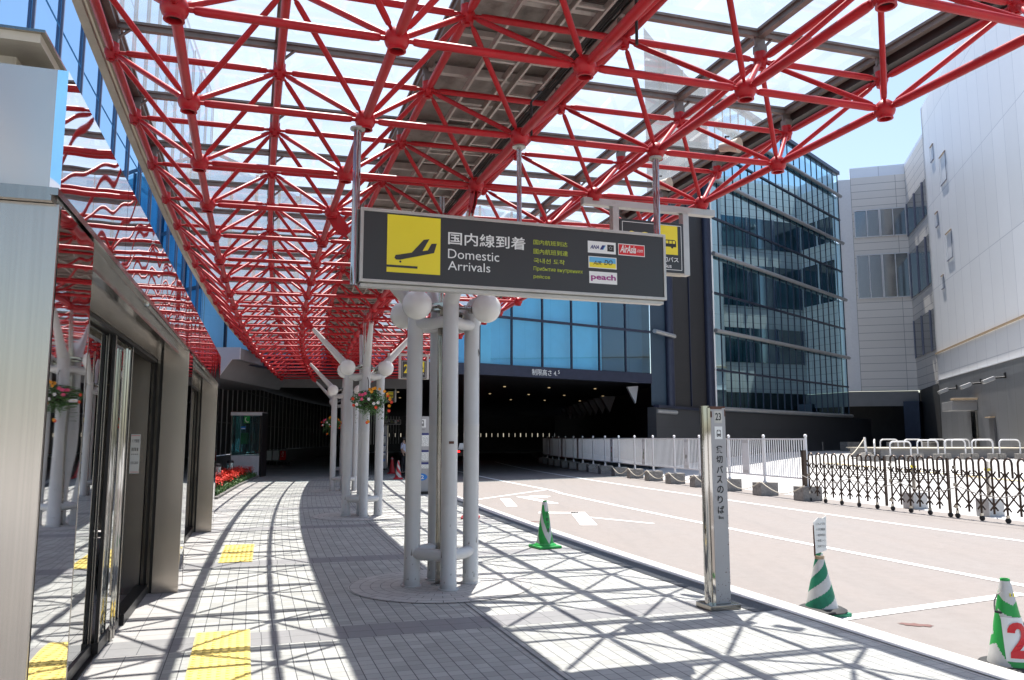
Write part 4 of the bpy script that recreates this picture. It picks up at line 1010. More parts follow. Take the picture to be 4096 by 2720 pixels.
mb = MB(); pts = [(-.075, .60), (.055, .63), (.066, .97), (.02, .945), (-.03, .955), (-.085, .91)]
mb.prism(pts, -.045, -.040, 'signwhite', 'y'); mb.box((-.08, -.035, .73), (.012, .012, .30), 'rust'); mb.box((0, .0, .60), (.02, .02, .14), 'rust')
for z, s_ in ((.88, 'これより先'), (.825, 'つき駐車厳禁'), (.77, '一般車両の'), (.715, '一般車レーン'), (.66, 'ご利用下さい')): mb.text(s_, 'ink', -.062, z, w=.11, h=.024, y=-.0455)
mb.build('paper_notice', t)
def patchy(z, a):
    f = front(a); v = z-abs(f)*1.4
    n = math.sin(a*19+z*7)*.012
    if z > .965: return 'green'
    if z > .70+n+.5*abs(f-.04): return 'conewhite'
    if z > .60+n-.3*f: return 'green'
    if .40 < z-f*.6+n < .52: return 'green'
    return 'conewhite' if (z*1.3+f*2.2+n) % 1.0 > .42 else 'green'
t = cone('traffic_cone', (3.72, 6.16, ROAD), -.22, 'patched green and white cone with a red numeral at the lower right corner', .70, .165, patchy, 'green', .215)
mb = MB(); mb.lathe([(.225, .045), (.235, .06), (.21, .085), (.172, .09)], 'rubber', 32); mb.build('rubber_ring', t, smooth=True)
mb = MB()
def onc(x, z, off=.004):   # bend flat artwork round the cone
    r = .165+(.032-.165)*((z-.04)/.66)**.96+off; a = x/max(r, .05); return (r*math.sin(a), -r*math.cos(a), z)
def wrap(mb, off):
    mb.v = [onc(p[0], p[2], off-p[1]) for p in mb.v]; return mb
nx = 10
for i in range(nx):
    xa, xb = -.075+.22*i/nx, -.075+.22*(i+1)/nx
    for q in range(8):
        za, zb_ = .13+.30*q/8, .13+.30*(q+1)/8; mb.face([(xa, 0, za), (xb, 0, za), (xb, 0, zb_), (xa, 0, zb_)], 'signwhite')
wrap(mb, .003); st = mb.build('number_sticker', t)
mb = MB(); P = [(0, .30, .30), (.09, .30, .17)]
def glyph2(mb, x, z, k, m):
    o = [(.04, .72), (.10, .88), (.24, .98), (.44, 1), (.64, .95), (.76, .82), (.79, .66), (.72, .50), (.56, .36), (.38, .22), (.80, .22), (.82, 0)]
    i_ = [(.30, .70), (.33, .78), (.43, .80), (.52, .74), (.52, .64), (.44, .53), (.30, .40), (.14, .24), (.06, .10), (.04, 0)]
    L = [(.04, .70)]+o[1:10]+[(.80, .22)]; 
    mb_pts = [(.04,.70),(.06,.80),(.14,.91),(.27,.98),(.44,1),(.62,.96),(.74,.86),(.79,.70),(.76,.56),(.66,.43),(.52,.32),(.38,.22)]
    inn = [(.30,.70),(.31,.75),(.34,.79),(.39,.82),(.44,.82),(.49,.80),(.52,.74),(.52,.66),(.48,.57),(.38,.46),(.22,.32),(.07,.16)]
    for a in range(len(mb_pts)-1):
        q = [mb_pts[a], mb_pts[a+1], inn[a+1], inn[a]]; mb.face([(x+u*k*.8, 0, z+v*k) for u, v in q], m)
    for q in ([(.38, .22), (.07, .16), (.04, 0), (.38, 0)], [(.38, .22), (.38, 0), (.60, 0), (.60, .22)], [(.60, .22), (.60, 0), (.82, 0), (.82, .22)]): mb.face([(x+u*k*.8, 0, z+v*k) for u, v in q], m)
glyph2(mb, -.055, .155, .245, 'signred'); glyph2(mb, .12, .155, .245, 'signred'); wrap(mb, .011); mb.build('red_numeral', st)
mb = MB(); mb.face([(.005, 0, .575), (.05, 0, .575), (.05, 0, .60), (.005, 0, .60)], 'signyel'); mb.text('A', 'ink', .012, .58, h=.015, y=-.0); wrap(mb, .004); mb.build('small_label', t)
mb = MB(); mb.path([(-.05, -.03, .60), (-.075, -.05, .59), (-.095, -.05, .55), (-.10, -.05, .51), (-.098, -.05, .47)], .006, 'concrete', 7); mb.tube((-.10, -.05, .465), (-.045, -.05, .455), .009, m='darkmetal'); mb.build('rope_handle', t)
def redf(z, a): return 'conewhite' if z > .86 and z < .93 else 'conered'
def reds(z, a): return 'conered' if ((z*2.2+front(a)*2.2+.3) % 1.0) < .5 else 'conewhite'
cone('traffic_cone', (-5.55, 37.1, 0), 0, 'plain red cone beside the totem numbered 21', .76, .14, redf, 'conered')
cone('traffic_cone', (-4.55, 32.1, 0), .2, 'red cone with white diagonal bands at the shadow edge', .74, .14, reds, 'conered')
cone('traffic_cone', (-.86, 16.7, 0), 0, 'red cone almost hidden behind the nearest column', .70, .14, redf, 'conered')
# ================================================================ WHITE FENCE
frnd = random.Random(2)
def fence_panel(i, r0, r1, kind, lab):
    a, b = G(11.42, r0, ROAD), G(11.42, r1, ROAD); d = b-a; L = d.length; rz = math.atan2(d.y, d.x)
    t = thing('road_fence', lab, 'fence', a, rz, 'white fence panels along the road')
    mb = MB(); mb.tube((0, 0, .40), (0, 0, 1.76), .038, m='white', n=14); mb.sphere((0, 0, 1.80), .05, 'white', 12, 8); mb.build('post', t, smooth=True)
    mb = MB()
    for z in (.60, 1.71): mb.box((L/2, 0, z), (L-.08, .04, .045), 'white')
    mb.build('rail', t)
    n = 18; mb = MB()
    for q in range(n):
        x = .09+(L-.18)*q/(n-1)
        if kind and abs(x-L/2) < .22: continue
        mb.box((x, 0, 1.15), (.022, .022, 1.08), 'white')
    mb.build('bars', t)
    if kind:
        mb = MB(); mb.box((L/2, 0, 1.155), (.40, .03, 1.08), 'white')
        for s_ in (-1, 1):
            y = s_*.017
            for z in (.66, .69, .72, 1.60, 1.63, 1.66): mb.box((L/2, y, z), (.34, .004, .008), 'frame')
        pn = mb.build('plaque', t)
        if kind > 1:
            mb = MB(); y = .0172; X = lambda u: L/2-u
            if kind == 2:   # wading bird
                mb.face([(X(.10*math.cos(a)*1.0-.02), y, 1.05+.075*math.sin(a)+.02*math.cos(a)) for a in [2*math.pi*k/20 for k in range(20)]], 'frame')
                mb.path([(X(-.09), y, 1.08), (X(-.12), y, 1.18), (X(-.09), y, 1.27), (X(-.11), y, 1.34), (X(-.14), y, 1.33)], .012, 'frame', 6)
                for u in (-.04, .0): mb.path([(X(u), y, 1.0), (X(u+.01), y, .86)], .005, 'frame', 5)
            else:
                for q in range(10):
                    u, z = frnd.uniform(-.07, .07), frnd.uniform(1.05, 1.3) if kind == 3 else frnd.uniform(.9, 1.25)
                    mb.face([(X(u+.035*math.cos(a)), y+.0003*q, z+.035*math.sin(a)) for a in [k for k in range(6)]], ('salvia' if q % 2 else 'leaf') if kind == 3 else ('frame' if q % 2 else 'leaf'))
                for q in range(3): mb.path([(X(-.03+.03*q), y, .85), (X(0), y, 1.1)], .007, 'leaf', 5)
            mb.build('picture', pn)
    return t
rows = [10.6+1.62*i for i in range(16)]
kinds = [0, 1, 0, 2, 0, 4, 0, 3, 0, 0, 1, 0, 1, 0, 1, 0]
ordn = ['nearest', 'second', 'third', 'fourth', 'fifth', 'sixth', 'seventh', 'eighth', 'ninth', 'tenth', 'eleventh', 'twelfth', 'thirteenth', 'fourteenth', 'fifteenth', 'farthest']
ktx = {0: 'with plain bars only', 1: 'with a blank centre plaque', 2: 'with a grey crane on its plaque', 3: 'with a red flower on its plaque', 4: 'with grey and green figures on its plaque'}
for i in range(16):
    fence_panel(i, rows[i], rows[i]+1.62, kinds[i], f'{ordn[i]} white barred fence panel {ktx[kinds[i]]}')
bprot = None
for i in range(17):
    p = G(11.42, rows[0]+1.62*i, ROAD); lab = ('end' if i == 0 else ordn[i-1])+' weathered concrete block under a white fence post'+(' beside the folding gate' if i == 0 else ', counting from the gate')
    if bprot is None:
        t = thing('fence_block', lab, 'concrete block', p, rot(10), 'concrete blocks under the fence')
        mb = MB(); mb.box((0, 0, .20), (.62, .46, .40), 'concrete'); mb.build('block', t, bevel=.015)
        mb = MB(); mb.tube((0, 0, .395), (0, 0, .45), .055, m='white', n=14); mb.build('socket', t, smooth=True); bprot = t
    else: dup(bprot, p, rot(10+1.62*i)+frnd.uniform(-.06, .06), lab)
mb = MB(); pts = []
for i in range(9):
    a, b = G(11.0, rows[0]-.5+1.62*i, .33), G(11.0, rows[0]-.5+1.62*(i+1), .33)
    for q in range(8): p = a.lerp(b, q/8); p.z = .36-.28*math.sin(math.pi*q/8); pts.append(p)
mb.path(pts, .013, 'gutter', 6); mb.build('rope', smooth=True, label='pale rope sagging between the concrete blocks of the fence', category='rope')
# ================================================================ FOLDING GATE
def gate(r0, r1, n, lab, o0=11.37, o1=11.45):
    a, b = G(o0, r0, ROAD), G(o1, r1, ROAD); d = b-a; L = d.length; rz = math.atan2(d.y, d.x); pit = L/n
    t = thing('folding_gate', lab, 'gate', a, rz, 'dark folding gates across the exit')
    for i in range(n+1):
        x = i*pit; w_ = .085; mb = MB()
        if i < n: 
            mb.path([(x, 0, .16), (x, 0, 1.22)]+[(x+w_-w_*math.cos(q*math.pi/8), 0, 1.22+w_*1.15*math.sin(q*math.pi/8)) for q in range(1, 8)]+[(x+2*w_, 0, 1.22), (x+2*w_, 0, .92)], .023, 'brown', 8)
        else: mb.box((x, 0, .70), (.05, .05, 1.2), 'brown')
        h = mb.build('hoop_post', t, smooth=True)
    mb = MB()
    for i in range(n):
        x = i*pit
        for z0, z1 in ((.30, .64), (.64, .98)):
            for y, (p, q) in ((-.03, (z0, z1)), (.03, (z1, z0))): 
                m_ = Vector((x+pit/2, y, (z0+z1)/2)); L2 = math.hypot(pit, z1-z0); mb.box(m_, (L2, .012, .032), 'brown', 0, 0, -math.atan2(q-p, pit))
        for z, s_ in ((.98, 1), (.30, -1)):
            for u in (-1, 1): mb.box((x+u*.035, .03*u, z+.03*s_), (.10, .012, .032), 'brown', 0, 0, -u*s_*.85)
    mb.build('lattice', t)
    for i in range(0, n+1, 2):
        x = i*pit; mb = MB(); mb.tube((x, -.02, .055), (x, .02, .055), .055, m='rubber', n=16); w2 = mb.build('wheel', t, smooth=True)
        mb = MB(); mb.box((x, 0, .13), (.03, .07, .06), 'steel_dark'); mb.build('caster_fork', w2)
    for z in (.25, .72, 1.1): mb = MB(); mb.box((0, -.03, z), (.07, .02, .07), 'steel_dark'); mb.build('hinge', t)
gate(10.45, 8.28, 9, 'left section of the dark folding gate next to the white fence')
gate(8.14, 6.86, 6, 'short middle section of the dark folding gate', 11.46, 11.5)
gate(6.72, 4.4, 10, 'right section of the dark folding gate running out of the photo', 11.51, 11.6)
mb = MB(); mb.box((*G(11.36, 10.6, .60).xy, .60), (.10, .10, 1.40), 'brown', rot(10)); mb.build('gate_post', None, label='dark bronze square post where fence and folding gate meet', category='post')
mb = MB(); pts = []
ends = [G(11.15, r, .62) for r in (10.4, 8.9, 7.6, 6.3, 5.0)]
for p, q in zip(ends, ends[1:]):
    for k in range(8): m_ = p.lerp(q, k/8); m_.z = .62-.16*math.sin(math.pi*k/8); pts.append(m_)
mb.path(pts, .012, 'concrete', 6); mb.build('gate_chain', smooth=True, label='grey rope looped along the front of the folding gate', category='rope')
for k, (x, y) in enumerate(((10.05, 20.1), (10.75, 18.15))):
    t = thing('steel_bollard', ['steel bollard in a concrete block behind the left part of the gate', 'steel bollard in a concrete block behind the right part of the gate'][k], 'bollard', (x, y, ROAD), rot(8), 'steel bollards behind the gate')
    mb = MB(); mb.box((0, 0, .20), (.44, .36, .40), 'paleconc'); mb.build('block', t, bevel=.015)
    mb = MB(); mb.tube((0, 0, .42), (0, 0, 1.22), .05, m='polish2', n=16); mb.build('post', t, smooth=True)
    mb = MB()
    for z in (1.02, 1.05): mb.path([(.06*math.cos(a), .06*math.sin(a), z+.01*math.sin(3*a)) for a in [2*math.pi*i/12 for i in range(13)]], .012, 'signyel', 6)
    mb.path([(-.05, 0, 1.03), (-.2, -.15, 1.0), (-.3, -.25, 1.04)], .012, 'signyel', 6); mb.build('yellow_tape', t)
# chain post and rope
px, py = 17.7, 40.0; z = zfore(Vector((px, py, 0))); t = thing('chain_post', 'white chain post on a concrete foot before the dark entrance', 'post', (px, py, z))
mb = MB(); mb.lathe([(.42, 0), (.40, .1), (.24, .38), (.0005, .40)], 'concrete', 24); mb.build('foot', t, smooth=True)
mb = MB(); mb.tube((0, 0, .38), (-.05, 0, 1.15), .055, m='white', n=12); mb.build('post', t, smooth=True)
mb = MB(); A, B = Vector((px-.05, py, z+1.1)), Vector((13.0, 33.0, .55)); mb.path([A.lerp(B, q/12)-Vector((0, 0, .35*math.sin(math.pi*q/12))) for q in range(13)], .025, 'gutter', 6); mb.build('slack_rope', smooth=True, label='pale rope running down from the white chain post', category='rope')
# hoop barriers round the low platform
hp = None
hl = []
for i in range(5): hl.append(((18.45+1.30*i, 38.0), 0.0, f'front row, {["leftmost", "second from the left", "middle", "fourth from the left", "rightmost"][i]}'))
for i in range(5): hl.append(((20.9+1.32*i, 44.3), 0.0, f'rear row, {["leftmost", "second from the left", "middle", "fourth from the left", "rightmost"][i]}'))
for i in range(4): hl.append(((17.85+.62*i, 39.4+1.35*i), 1.14, f'left side, {["nearest", "second", "third", "farthest"][i]}'))
for (x, y), rz, w_ in hl:
    z = zfore(Vector((x, y, 0))); lab = f'white hoop barrier round the low platform, {w_}'
    if hp is None:
        t = thing('hoop_barrier', lab, 'barrier', (x, y, z), rz, 'white hoop barriers'); hp = t
        mb = MB(); r = .18; W2 = .49; H2 = .93
        mb.path([(-W2, 0, .2), (-W2, 0, H2-r)]+[(-W2+r-r*math.cos(a), 0, H2-r+r*math.sin(a)) for a in [q*math.pi/12 for q in range(1, 6)]]+[(-W2+r, 0, H2), (W2-r, 0, H2)]+[(W2-r+r*math.sin(a), 0, H2-r+r*math.cos(a)) for a in [q*math.pi/12 for q in range(1, 6)]]+[(W2, 0, H2-r), (W2, 0, .2)], .036, 'white', 10); mb.build('hoop', t, smooth=True)
        for q in (-W2, W2):
            mb = MB(); mb.box((q, 0, .14), (.40, .34, .28), 'concrete'); mb.build('foot_block', t, bevel=.02)
    else: dup(hp, (x, y, z), rz, lab)
x, y = 22.3, 41.3; z = zfore(Vector((x, y, 0))); t = thing('low_platform', 'low grey platform with a tan top inside the white hoops', 'platform', (x, y, z))
mb = MB(); mb.box((0, 0, .24), (8.2, 3.6, .48), 'greysoffit'); mb.build('plinth', t, bevel=.02); mb = MB(); mb.box((0, 0, .50), (8.5, 3.9, .05), 'gutter'); mb.build('cover', t)
# ================================================================ FLOWERS
def leafcloud(mb, n, fn, size, mats, seed):
    rnd = random.Random(seed)
    for _ in range(n):
        p = fn(rnd); a, b = rnd.uniform(0, 6.28), rnd.uniform(-1, 1); s_ = size*rnd.uniform(.6, 1.4)
        u = Vector((math.cos(a), math.sin(a), b)).normalized(); v = u.cross(Vector((rnd.uniform(-1, 1), rnd.uniform(-1, 1), rnd.uniform(-1, 1)))).normalized()
        mb.face([p-u*s_, p+v*s_*.5, p+u*s_, p-v*s_*.5], mats[rnd.randrange(len(mats))])
def in_ell(c, rx, ry, rz_):
    def f(rnd):
        while 1:
            v = Vector((rnd.uniform(-1, 1), rnd.uniform(-1, 1), rnd.uniform(-1, 1)))
            if .35 < v.length < 1: return Vector((c[0]+v.x*rx, c[1]+v.y*ry, c[2]+v.z*rz_))
    return f
def basket(loc, rz, lab, seed):
    t = thing('hanging_basket', lab, 'flower basket', loc, rz, 'hanging flower baskets'); t.scale = (.88, .88, .88); rnd = random.Random(seed)
    mb = MB(); mb.lathe([(.0005, -.16), (.12, -.15), (.19, -.05), (.21, .04), (.19, .05), (.0005, .05)], 'soil', 18); mb.build('pot', t, smooth=True)
    mb = MB(); leafcloud(mb, 1500, in_ell((0, 0, .02), .44, .36, .24), .028, ['leaf', 'leaf', 'leaf', 'leaf2'], seed)
    leafcloud(mb, 500, in_ell((.02, 0, -.18), .34, .28, .16), .02, ['leaf', 'leaf2'], seed+1)
    for q in range(14):
        x = rnd.uniform(-.34, .38); L = rnd.uniform(.12, .38); f = lambda rr, x=x, L=L: Vector((x+rr.uniform(-.02, .02), -.2+rr.uniform(-.03, .03), -.2-rr.random()*L)); leafcloud(mb, 18, f, .018, ['leaf', 'leaf2'], seed+q+5)
    mb.build('foliage', t)
    pos = [(-.42, -.2, .03, 'salvia'), (-.40, -.2, -.12, 'salvia'), (-.22, -.33, .12, 'pink'), (-.16, -.34, .15, 'pink'), (-.24, -.34, .02, 'pink'), (-.28, -.30, .12, 'pink'), (-.08, -.36, .02, 'whitep'), (.04, -.37, -.08, 'whitep'), (.14, -.36, -.06, 'whitep'), (-.34, -.26, -.10, 'whitep'), (.09, -.37, -.17, 'salvia'),
           (.04, -.25, .27, 'orangep'), (.10, -.2, .29, 'orangep'), (.20, -.22, .27, 'orangep'), (-.03, -.2, .26, 'orangep'), (.0, -.28, .20, 'orangep'), (.32, -.2, .22, 'orangep'), (.42, -.15, .12, 'salvia'), (.48, -.1, .04, 'orangep'), (.52, -.1, -.03, 'salvia'), (.46, -.12, -.12, 'orangep'), (.45, -.15, -.24, 'salvia'), (-.10, -.3, -.52, 'salvia'), (-.07, -.3, -.50, 'orangep'), (.40, -.2, .16, 'orangep')]
    for x, y, z_, m in pos:
        mb = MB(); c = Vector((x, y, z_)); r = .034
        for q in range(6):
            a = q*math.pi/3; u = Vector((math.cos(a), rnd.uniform(-.6, .1), math.sin(a))); v = Vector((-math.sin(a), 0, math.cos(a)))
            mb.face([c, c+u*r*.8+v*r*.5, c+u*r*1.25, c+u*r*.8-v*r*.5], m)
        mb.face([c+Vector((.008*math.cos(a), -.006, .008*math.sin(a))) for a in range(6)], 'orangep'); mb.build('flower', t)
    mb = MB(); mb.path([(0, .05, .05), (0, .12, .5), (0, .3, .62)], .01, 'darkmetal', 6); mb.build('hook', t)
    return t
p = G(2, 9)+Euler((0, 0, rot(9))).to_matrix()@Vector((.04, -.62, 2.42)); basket(p, rot(9)+.1, 'full flower basket hung on the second column, with orange blooms on top', 3)
p = G(2, 21)+Euler((0, 0, rot(21))).to_matrix()@Vector((-.42, -.62, 2.25)); basket(p, rot(21)-.4, 'flower basket hung at the farthest column, mostly hidden', 9)
fb = thing('flower_bed', 'long bed of scarlet salvia edged with pale green leaves along the wall', 'flower bed', G(-.9, 16, 0), 0)
mb = MB()
for i in range(26):
    a, b = 13.2+i*.33, 13.2+(i+1)*.33
    w0, w1 = G(-1.35, a), G(-1.35, b)
    for o in (-.68, -1.35): bar(mb, G(o, a, .07), G(o, b, .07), .05, .14, 'darkmetal')
    mb.face([G(-.68, a, .12), G(-.68, b, .12), G(-1.35, b, .12), G(-1.35, a, .12)], 'soil')
mb.build('planter_edge', fb, world=True)
mb = MB(); bar(mb, G(-.60, 13, .03), G(-.60, 17.5, .03), .10, .07, 'kerb'); bar(mb, G(-.60, 17.5, .03), G(-.60, 22, .03), .10, .07, 'kerb'); mb.build('stone_edging', fb, world=True)
def inbed(o0, o1, z0, z1):
    return lambda rr: G(rr.uniform(o0, o1), rr.uniform(13.3, 21.7), rr.uniform(z0, z1))
mb = MB(); leafcloud(mb, 5200, inbed(-1.32, -.72, .12, .26), .035, ['leaf', 'leaf', 'leaf2'], 12); leafcloud(mb, 1800, inbed(-.72, -.61, .06, .20), .035, ['leaf2', 'leaf2', 'leaf'], 13); mb.build('leaves', fb, world=True, kind='stuff')
mb = MB(); rnd = random.Random(31)
for q in range(1500):
    p = G(rnd.uniform(-1.32, -.70), rnd.uniform(13.3, 21.7), 0); h = .42+.05*math.sin(p.y*3)+rnd.uniform(-.06, .08)
    for k in range(5):
        a = rnd.uniform(0, 6.28); u = Vector((math.cos(a), math.sin(a), rnd.uniform(-.2, .5))); c = p+Vector((0, 0, h-.03*k)); v = u.cross(Vector((0, 0, 1))); mb.face([c, c+u*.04+v*.026, c+u*.07, c+u*.04-v*.026], 'salvia')
mb.build('red_blooms', fb, world=True, kind='stuff')
# bollard lights
for k, (x, y, lab) in enumerate(((-9.75, 26.6, 'middle low bollard light beside the red flowers'), (-10.75, 30.6, 'farthest low bollard light, before the phone booth'), (-8.35, 22.3, 'nearest low bollard light, just past the steel lobby'))):
    t = thing('bollard_light', lab, 'bollard light', (x, y, 0), 0, 'bollard lights by the flower bed')
    mb = MB(); mb.lathe([(.13, 0), (.13, .42), (.10, .43)], 'darkmetal', 22); mb.build('body', t, smooth=True)
    mb = MB(); mb.lathe([(.115, .43), (.115, .70)], 'boothglass', 22, cap=False); mb.build('clear_sleeve', t, smooth=True)
    mb = MB(); mb.lathe([(.03, .43), (.03, .56), (.10, .69), (.0005, .69)], 'whitetrim', 18); mb.build('reflector', t, smooth=True)
    mb = MB(); mb.lathe([(.135, .70), (.135, .73), (.10, .79), (.0005, .80)], 'darkmetal', 22); mb.build('cap', t, smooth=True)
# phone booth
t = thing('phone_booth', 'glass phone booth with a green telephone and green handset sign', 'phone booth', (-11.35, 34.4, 0), .06)
mb = MB(); mb.box((0, 0, .45), (1.18, .9, .9), 'whitetrim'); mb.build('base', t, bevel=.03)
mb = MB(); mb.box((0, 0, 2.66), (1.3, 1.0, .14), 'whitetrim'); mb.box((0, 0, 2.745), (1.3, 1.0, .03), 'rust'); mb.build('roof', t)
for x, y, sx, sy in ((0, -.44, 1.16, .01), (0, .44, 1.16, .01), (-.585, 0, .01, .87), (.585, 0, .01, .87)):
    mb = MB(); mb.box((x, y, 1.75), (sx, sy, 1.68), 'boothglass'); mb.build('glass_panel', t)
for x in (-.585, .585):
    mb = MB(); mb.box((x, -.45, 1.75), (.03, .03, 1.7), 'steel_dark'); mb.build('frame_post', t)
mb = MB(); mb.box((.65, 0, 1.35), (.08, .9, 2.7), 'darkmetal'); mb.build('side_panel', t)
mb = MB(); mb.box((-.30, -.1, 1.75), (.06, .06, 1.65), 'tubealu'); mb.box((-.3, -.25, .98), (.5, .35, .12), 'frame'); mb.build('shelf', t)
mb = MB(); mb.box((-.13, -.15, 1.62), (.27, .22, .48), 'phonegreen'); mb.path([(.02, -.27, 1.80), (.06, -.32, 1.74), (.05, -.32, 1.60), (0, -.27, 1.5)], .022, 'phonegreen', 8); mb.build('telephone', t, bevel=.02)
mb = MB(); pl(mb, -.10, .14, 2.26, 2.56, 'phonegreen', -.447); mb.path([(.0, -.452, 2.50), (-.04, -.452, 2.48), (-.045, -.452, 2.40), (.0, -.452, 2.33), (.06, -.452, 2.30), (.09, -.452, 2.33)], .018, 'signwhite', 8); mb.build('handset_sign', t)
mb = MB(); pl(mb, -.22, -.02, 2.0, 2.12, 'blueflat', -.447); pl(mb, -.20, -.04, 2.02, 2.05, 'signwhite', -.448); mb.build('sticker', t)
mb = MB(); leafcloud(mb, 200, in_ell((.3, -.1, 1.0), .25, .2, .12), .03, ['salvia', 'leaf', 'purple'], 4); mb.build('flower_pot', t)
# luggage trolleys
tp = None
for k in range(4):
    loc = (-15.2+.46*k, 48.6-.1*k, 0); lab = ['leftmost luggage trolley with a white board', 'second luggage trolley from the left, white board', 'third luggage trolley from the left, white board', 'rightmost luggage trolley, its board red with white script'][k]
    t = thing('luggage_trolley', lab, 'trolley', loc, -.35, 'nested luggage trolleys')
    mb = MB(); mb.box((0, 0, .58), (.40, .05, .56), 'signwhite' if k < 3 else 'signred', 0, -.12)
    bd = mb.build('board', t, bevel=.01)
    if k == 3:
        mb = MB(); mb.text('Coca-Cola', 'signwhite', -.26, -.07, w=.50, h=.17, y=-.035, shear=.4, bold=.02); mb.xf(Matrix.Translation((0, 0, .58))@Matrix.Rotation(-1.45, 4, 'Y')); mb.build('script_lettering', bd)
    mb = MB()
    for x in (-.22, .22): mb.path([(x, .05, .28), (x, .0, .9), (x, -.1, 1.02)], .016, 'steel_dark', 7); mb.path([(x, .05, .2), (x*.9, .7, .2)], .016, 'steel_dark', 7)
    mb.path([(-.22, -.1, 1.02), (.22, -.1, 1.02)], .02, 'darkmetal', 7); mb.build('frame', t)
    for x, y in ((-.2, 0), (.2, 0), (0, .65)):
        mb = MB(); mb.tube((x-.02, y, .1), (x+.02, y, .1), .10, m='rubber', n=14); mb.build('wheel', t, smooth=True)
t = thing('vending_machine', 'pale grey vending machine standing in the dark underpass', 'vending machine', (-18.6, 68, 0), .1)
mb = MB(); mb.box((0, 0, 1.1), (1.5, .8, 2.2), 'whitebox'); mb.build('cabinet', t, bevel=.02); mb = MB(); mb.box((.80, -.1, 1.2), (.1, .5, 1.9), 'darkmetal'); mb.build('side_grille', t)
# ================================================================ PEOPLE
def skin_mesh(name, verts, edges, radii, m, parent, levels=2):
    me = bpy.data.meshes.new(name); me.from_pydata(verts, edges, []); ob = bpy.data.objects.new(name, me); COL.objects.link(ob)
    sk = ob.modifiers.new('s', 'SKIN'); sk.use_smooth_shade = True
    for v, r in zip(me.skin_vertices[0].data, radii): v.radius = (r, r*.82) if not isinstance(r, tuple) else r
    me.skin_vertices[0].data[0].use_root = True
    ss = ob.modifiers.new('u', 'SUBSURF'); ss.levels = levels; ss.render_levels = levels
    dg = bpy.context.evaluated_depsgraph_get(); m2 = bpy.data.meshes.new_from_object(ob.evaluated_get(dg)); bpy.data.objects.remove(ob)
    m2.materials.clear(); m2.materials.append(M[m]); o2 = bpy.data.objects.new(name, m2); COL.objects.link(o2); o2.parent = parent; return o2
def person(loc, rz, lab, top, h=1.68):
    t = thing('person', lab, 'person', loc, rz); k = h/1.7
    V = [(0, 0, .95), (0, 0, 1.15), (0, 0, 1.36), (0, 0, 1.47), (0, 0, 1.53), (0, .01, 1.60), (0, 0, 1.68),
         (.17, 0, 1.40), (.22, .02, 1.14), (.17, -.16, .98), (.14, -.22, .95), (-.17, 0, 1.40), (-.22, .02, 1.14), (-.20, -.08, .90), (-.19, -.12, .83),
         (.09, 0, .88), (.10, -.02, .50), (.10, .03, .09), (.10, -.12, .04), (-.09, 0, .88), (-.10, .0, .50), (-.10, .06, .09), (-.10, -.09, .04)]
    E = [(0, 1), (1, 2), (2, 3), (3, 4), (4, 5), (5, 6), (2, 7), (7, 8), (8, 9), (9, 10), (2, 11), (11, 12), (12, 13), (13, 14), (0, 15), (15, 16), (16, 17), (17, 18), (0, 19), (19, 20), (20, 21), (21, 22)]
    Rr = [.13, .12, .15, .06, .052, .085, .075, .055, .043, .033, .03, .055, .043, .033, .03, .085, .055, .038, .035, .085, .055, .038, .035]
    V = [(x*k, y*k, z*k) for x, y, z in V]
    b = skin_mesh('body', V, E, Rr, 'skin', t)
    def sub(idx, nm, m, g): 
        mp = {q: i for i, q in enumerate(idx)}; skin_mesh(nm, [V[q] for q in idx], [(mp[a], mp[c]) for a, c in E if a in mp and c in mp], [Rr[q]*g for q in idx], m, t)
    sub([0, 1, 2, 7, 8, 11, 12], 'shirt', top, 1.18); sub([0, 15, 16, 17, 19, 20, 21], 'trousers', 'trousers', 1.16)
    mb = MB(); mb.sphere((0, .02*k, 1.63*k), .105*k, 'hair', 14, 10, .95); q = mb.build('hair', t, smooth=True)
    mb = MB()
    for x in (-.10, .10): mb.box((x*k, -.06*k, .04), (.09, .26, .08), 'ink')
    mb.build('shoes', t, bevel=.02)
person((-4.95, 36.6, 0), 1.25, 'person in pale shirt and dark trousers standing in the underpass shade', 'shirt')
pp = Matrix.Translation((-1.84, 3.13, 0))@Matrix.Rotation(LA, 4, 'Z')@Vector((-1.1, 5.2, 0)); person(pp, 1.0, 'person in an orange top inside the steel lobby behind the glass', 'orangeshirt')
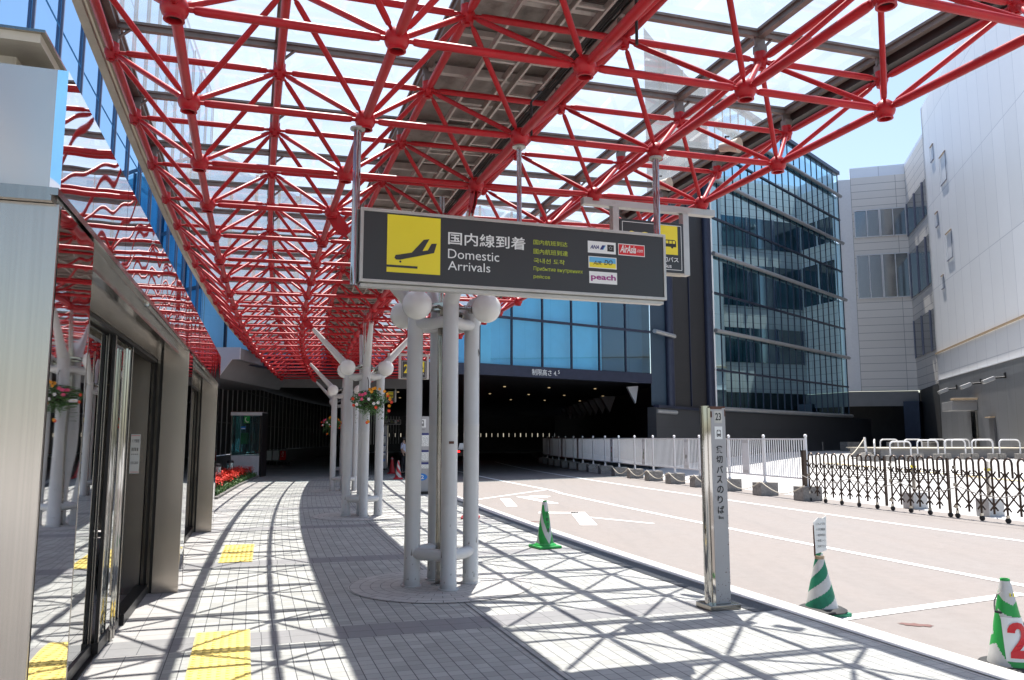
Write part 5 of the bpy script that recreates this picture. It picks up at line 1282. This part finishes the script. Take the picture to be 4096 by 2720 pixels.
# parked car deep in the underpass
t = thing('parked_car', 'dark car with red tail lamps far inside the underpass', 'car', (-3.6, 62, ROAD), .15)
mb = MB(); mb.box((0, 0, .55), (1.7, 4.2, .55), 'carpaint'); mb.build('body', t, bevel=.12)
mb = MB(); mb.prism([(-.78, .8), (.78, .8), (.62, 1.38), (-.62, 1.38)], -1.5, 1.2, 'carglass', 'y'); mb.build('cabin', t, bevel=.05)
for x in (-.7, .7): mb = MB(); mb.box((x, -2.1, .72), (.16, .04, .12), 'tail'); mb.build('tail_lamp', t)
for x in (-.75, .75):
    for y in (-1.3, 1.3): mb = MB(); mb.tube((x-.1, y, .32), (x+.1, y, .32), .32, m='rubber', n=20); mb.build('wheel', t, smooth=True)
# small marks on the nearest column
mb = MB(); c = G(2, 3); e = Euler((0, 0, rot(3))).to_matrix(); mb.box((0, -.0905, 1.60), (.055, .004, .028), 'rust'); mb.xf(Matrix.Translation(c+e@Vector((0, -.34, 0)))@e.to_4x4()); mk = mb.build('scuffed_label', None); mk.parent = c0; 
mk.data.transform(Matrix.Rotation(-rot(3), 4, 'Z')@Matrix.Translation(-c0.location))

# letter painted on the right tube of the nearest column, loudspeakers and a lamp under the canopy edge
mb = MB(); mb.text('N', 'ink', -.03, 0, w=.055, h=.085, y=0, bold=.01)
mb.v = [((.0925)*math.cos(-.55+p[0]/.09), (.0925)*math.sin(-.55+p[0]/.09), 2.60+p[2]) for p in mb.v]; mb.v = [(p[0]+.34, p[1], p[2]) for p in mb.v]; mb.build('painted_letter', c0)
for k, (o, rr) in enumerate(((4.25, 3.1), (4.3, 2.0), (4.25, 9.2))):
    c = G(o, rr, ZT(o)+.08); t = thing('loudspeaker', ['small loudspeaker under the canopy edge above the bay sign', 'small loudspeaker under the canopy edge nearest the viewer', 'small loudspeaker farther along the canopy edge'][k], 'loudspeaker', c, rot(rr)+.5, 'loudspeakers under the canopy edge')
    mb = MB(); mb.path([(0, .12, 0), (0, 0, -.01), (0, -.12, -.03)], .05, 'gutter', 14, [.05, .06, .09]); mb.build('horn', t, smooth=True)
    mb = MB(); mb.path([(0, .05, .02), (.0, .05, .12), (.08, .05, .14)], .012, 'darkmetal', 6); mb.build('bracket', t)
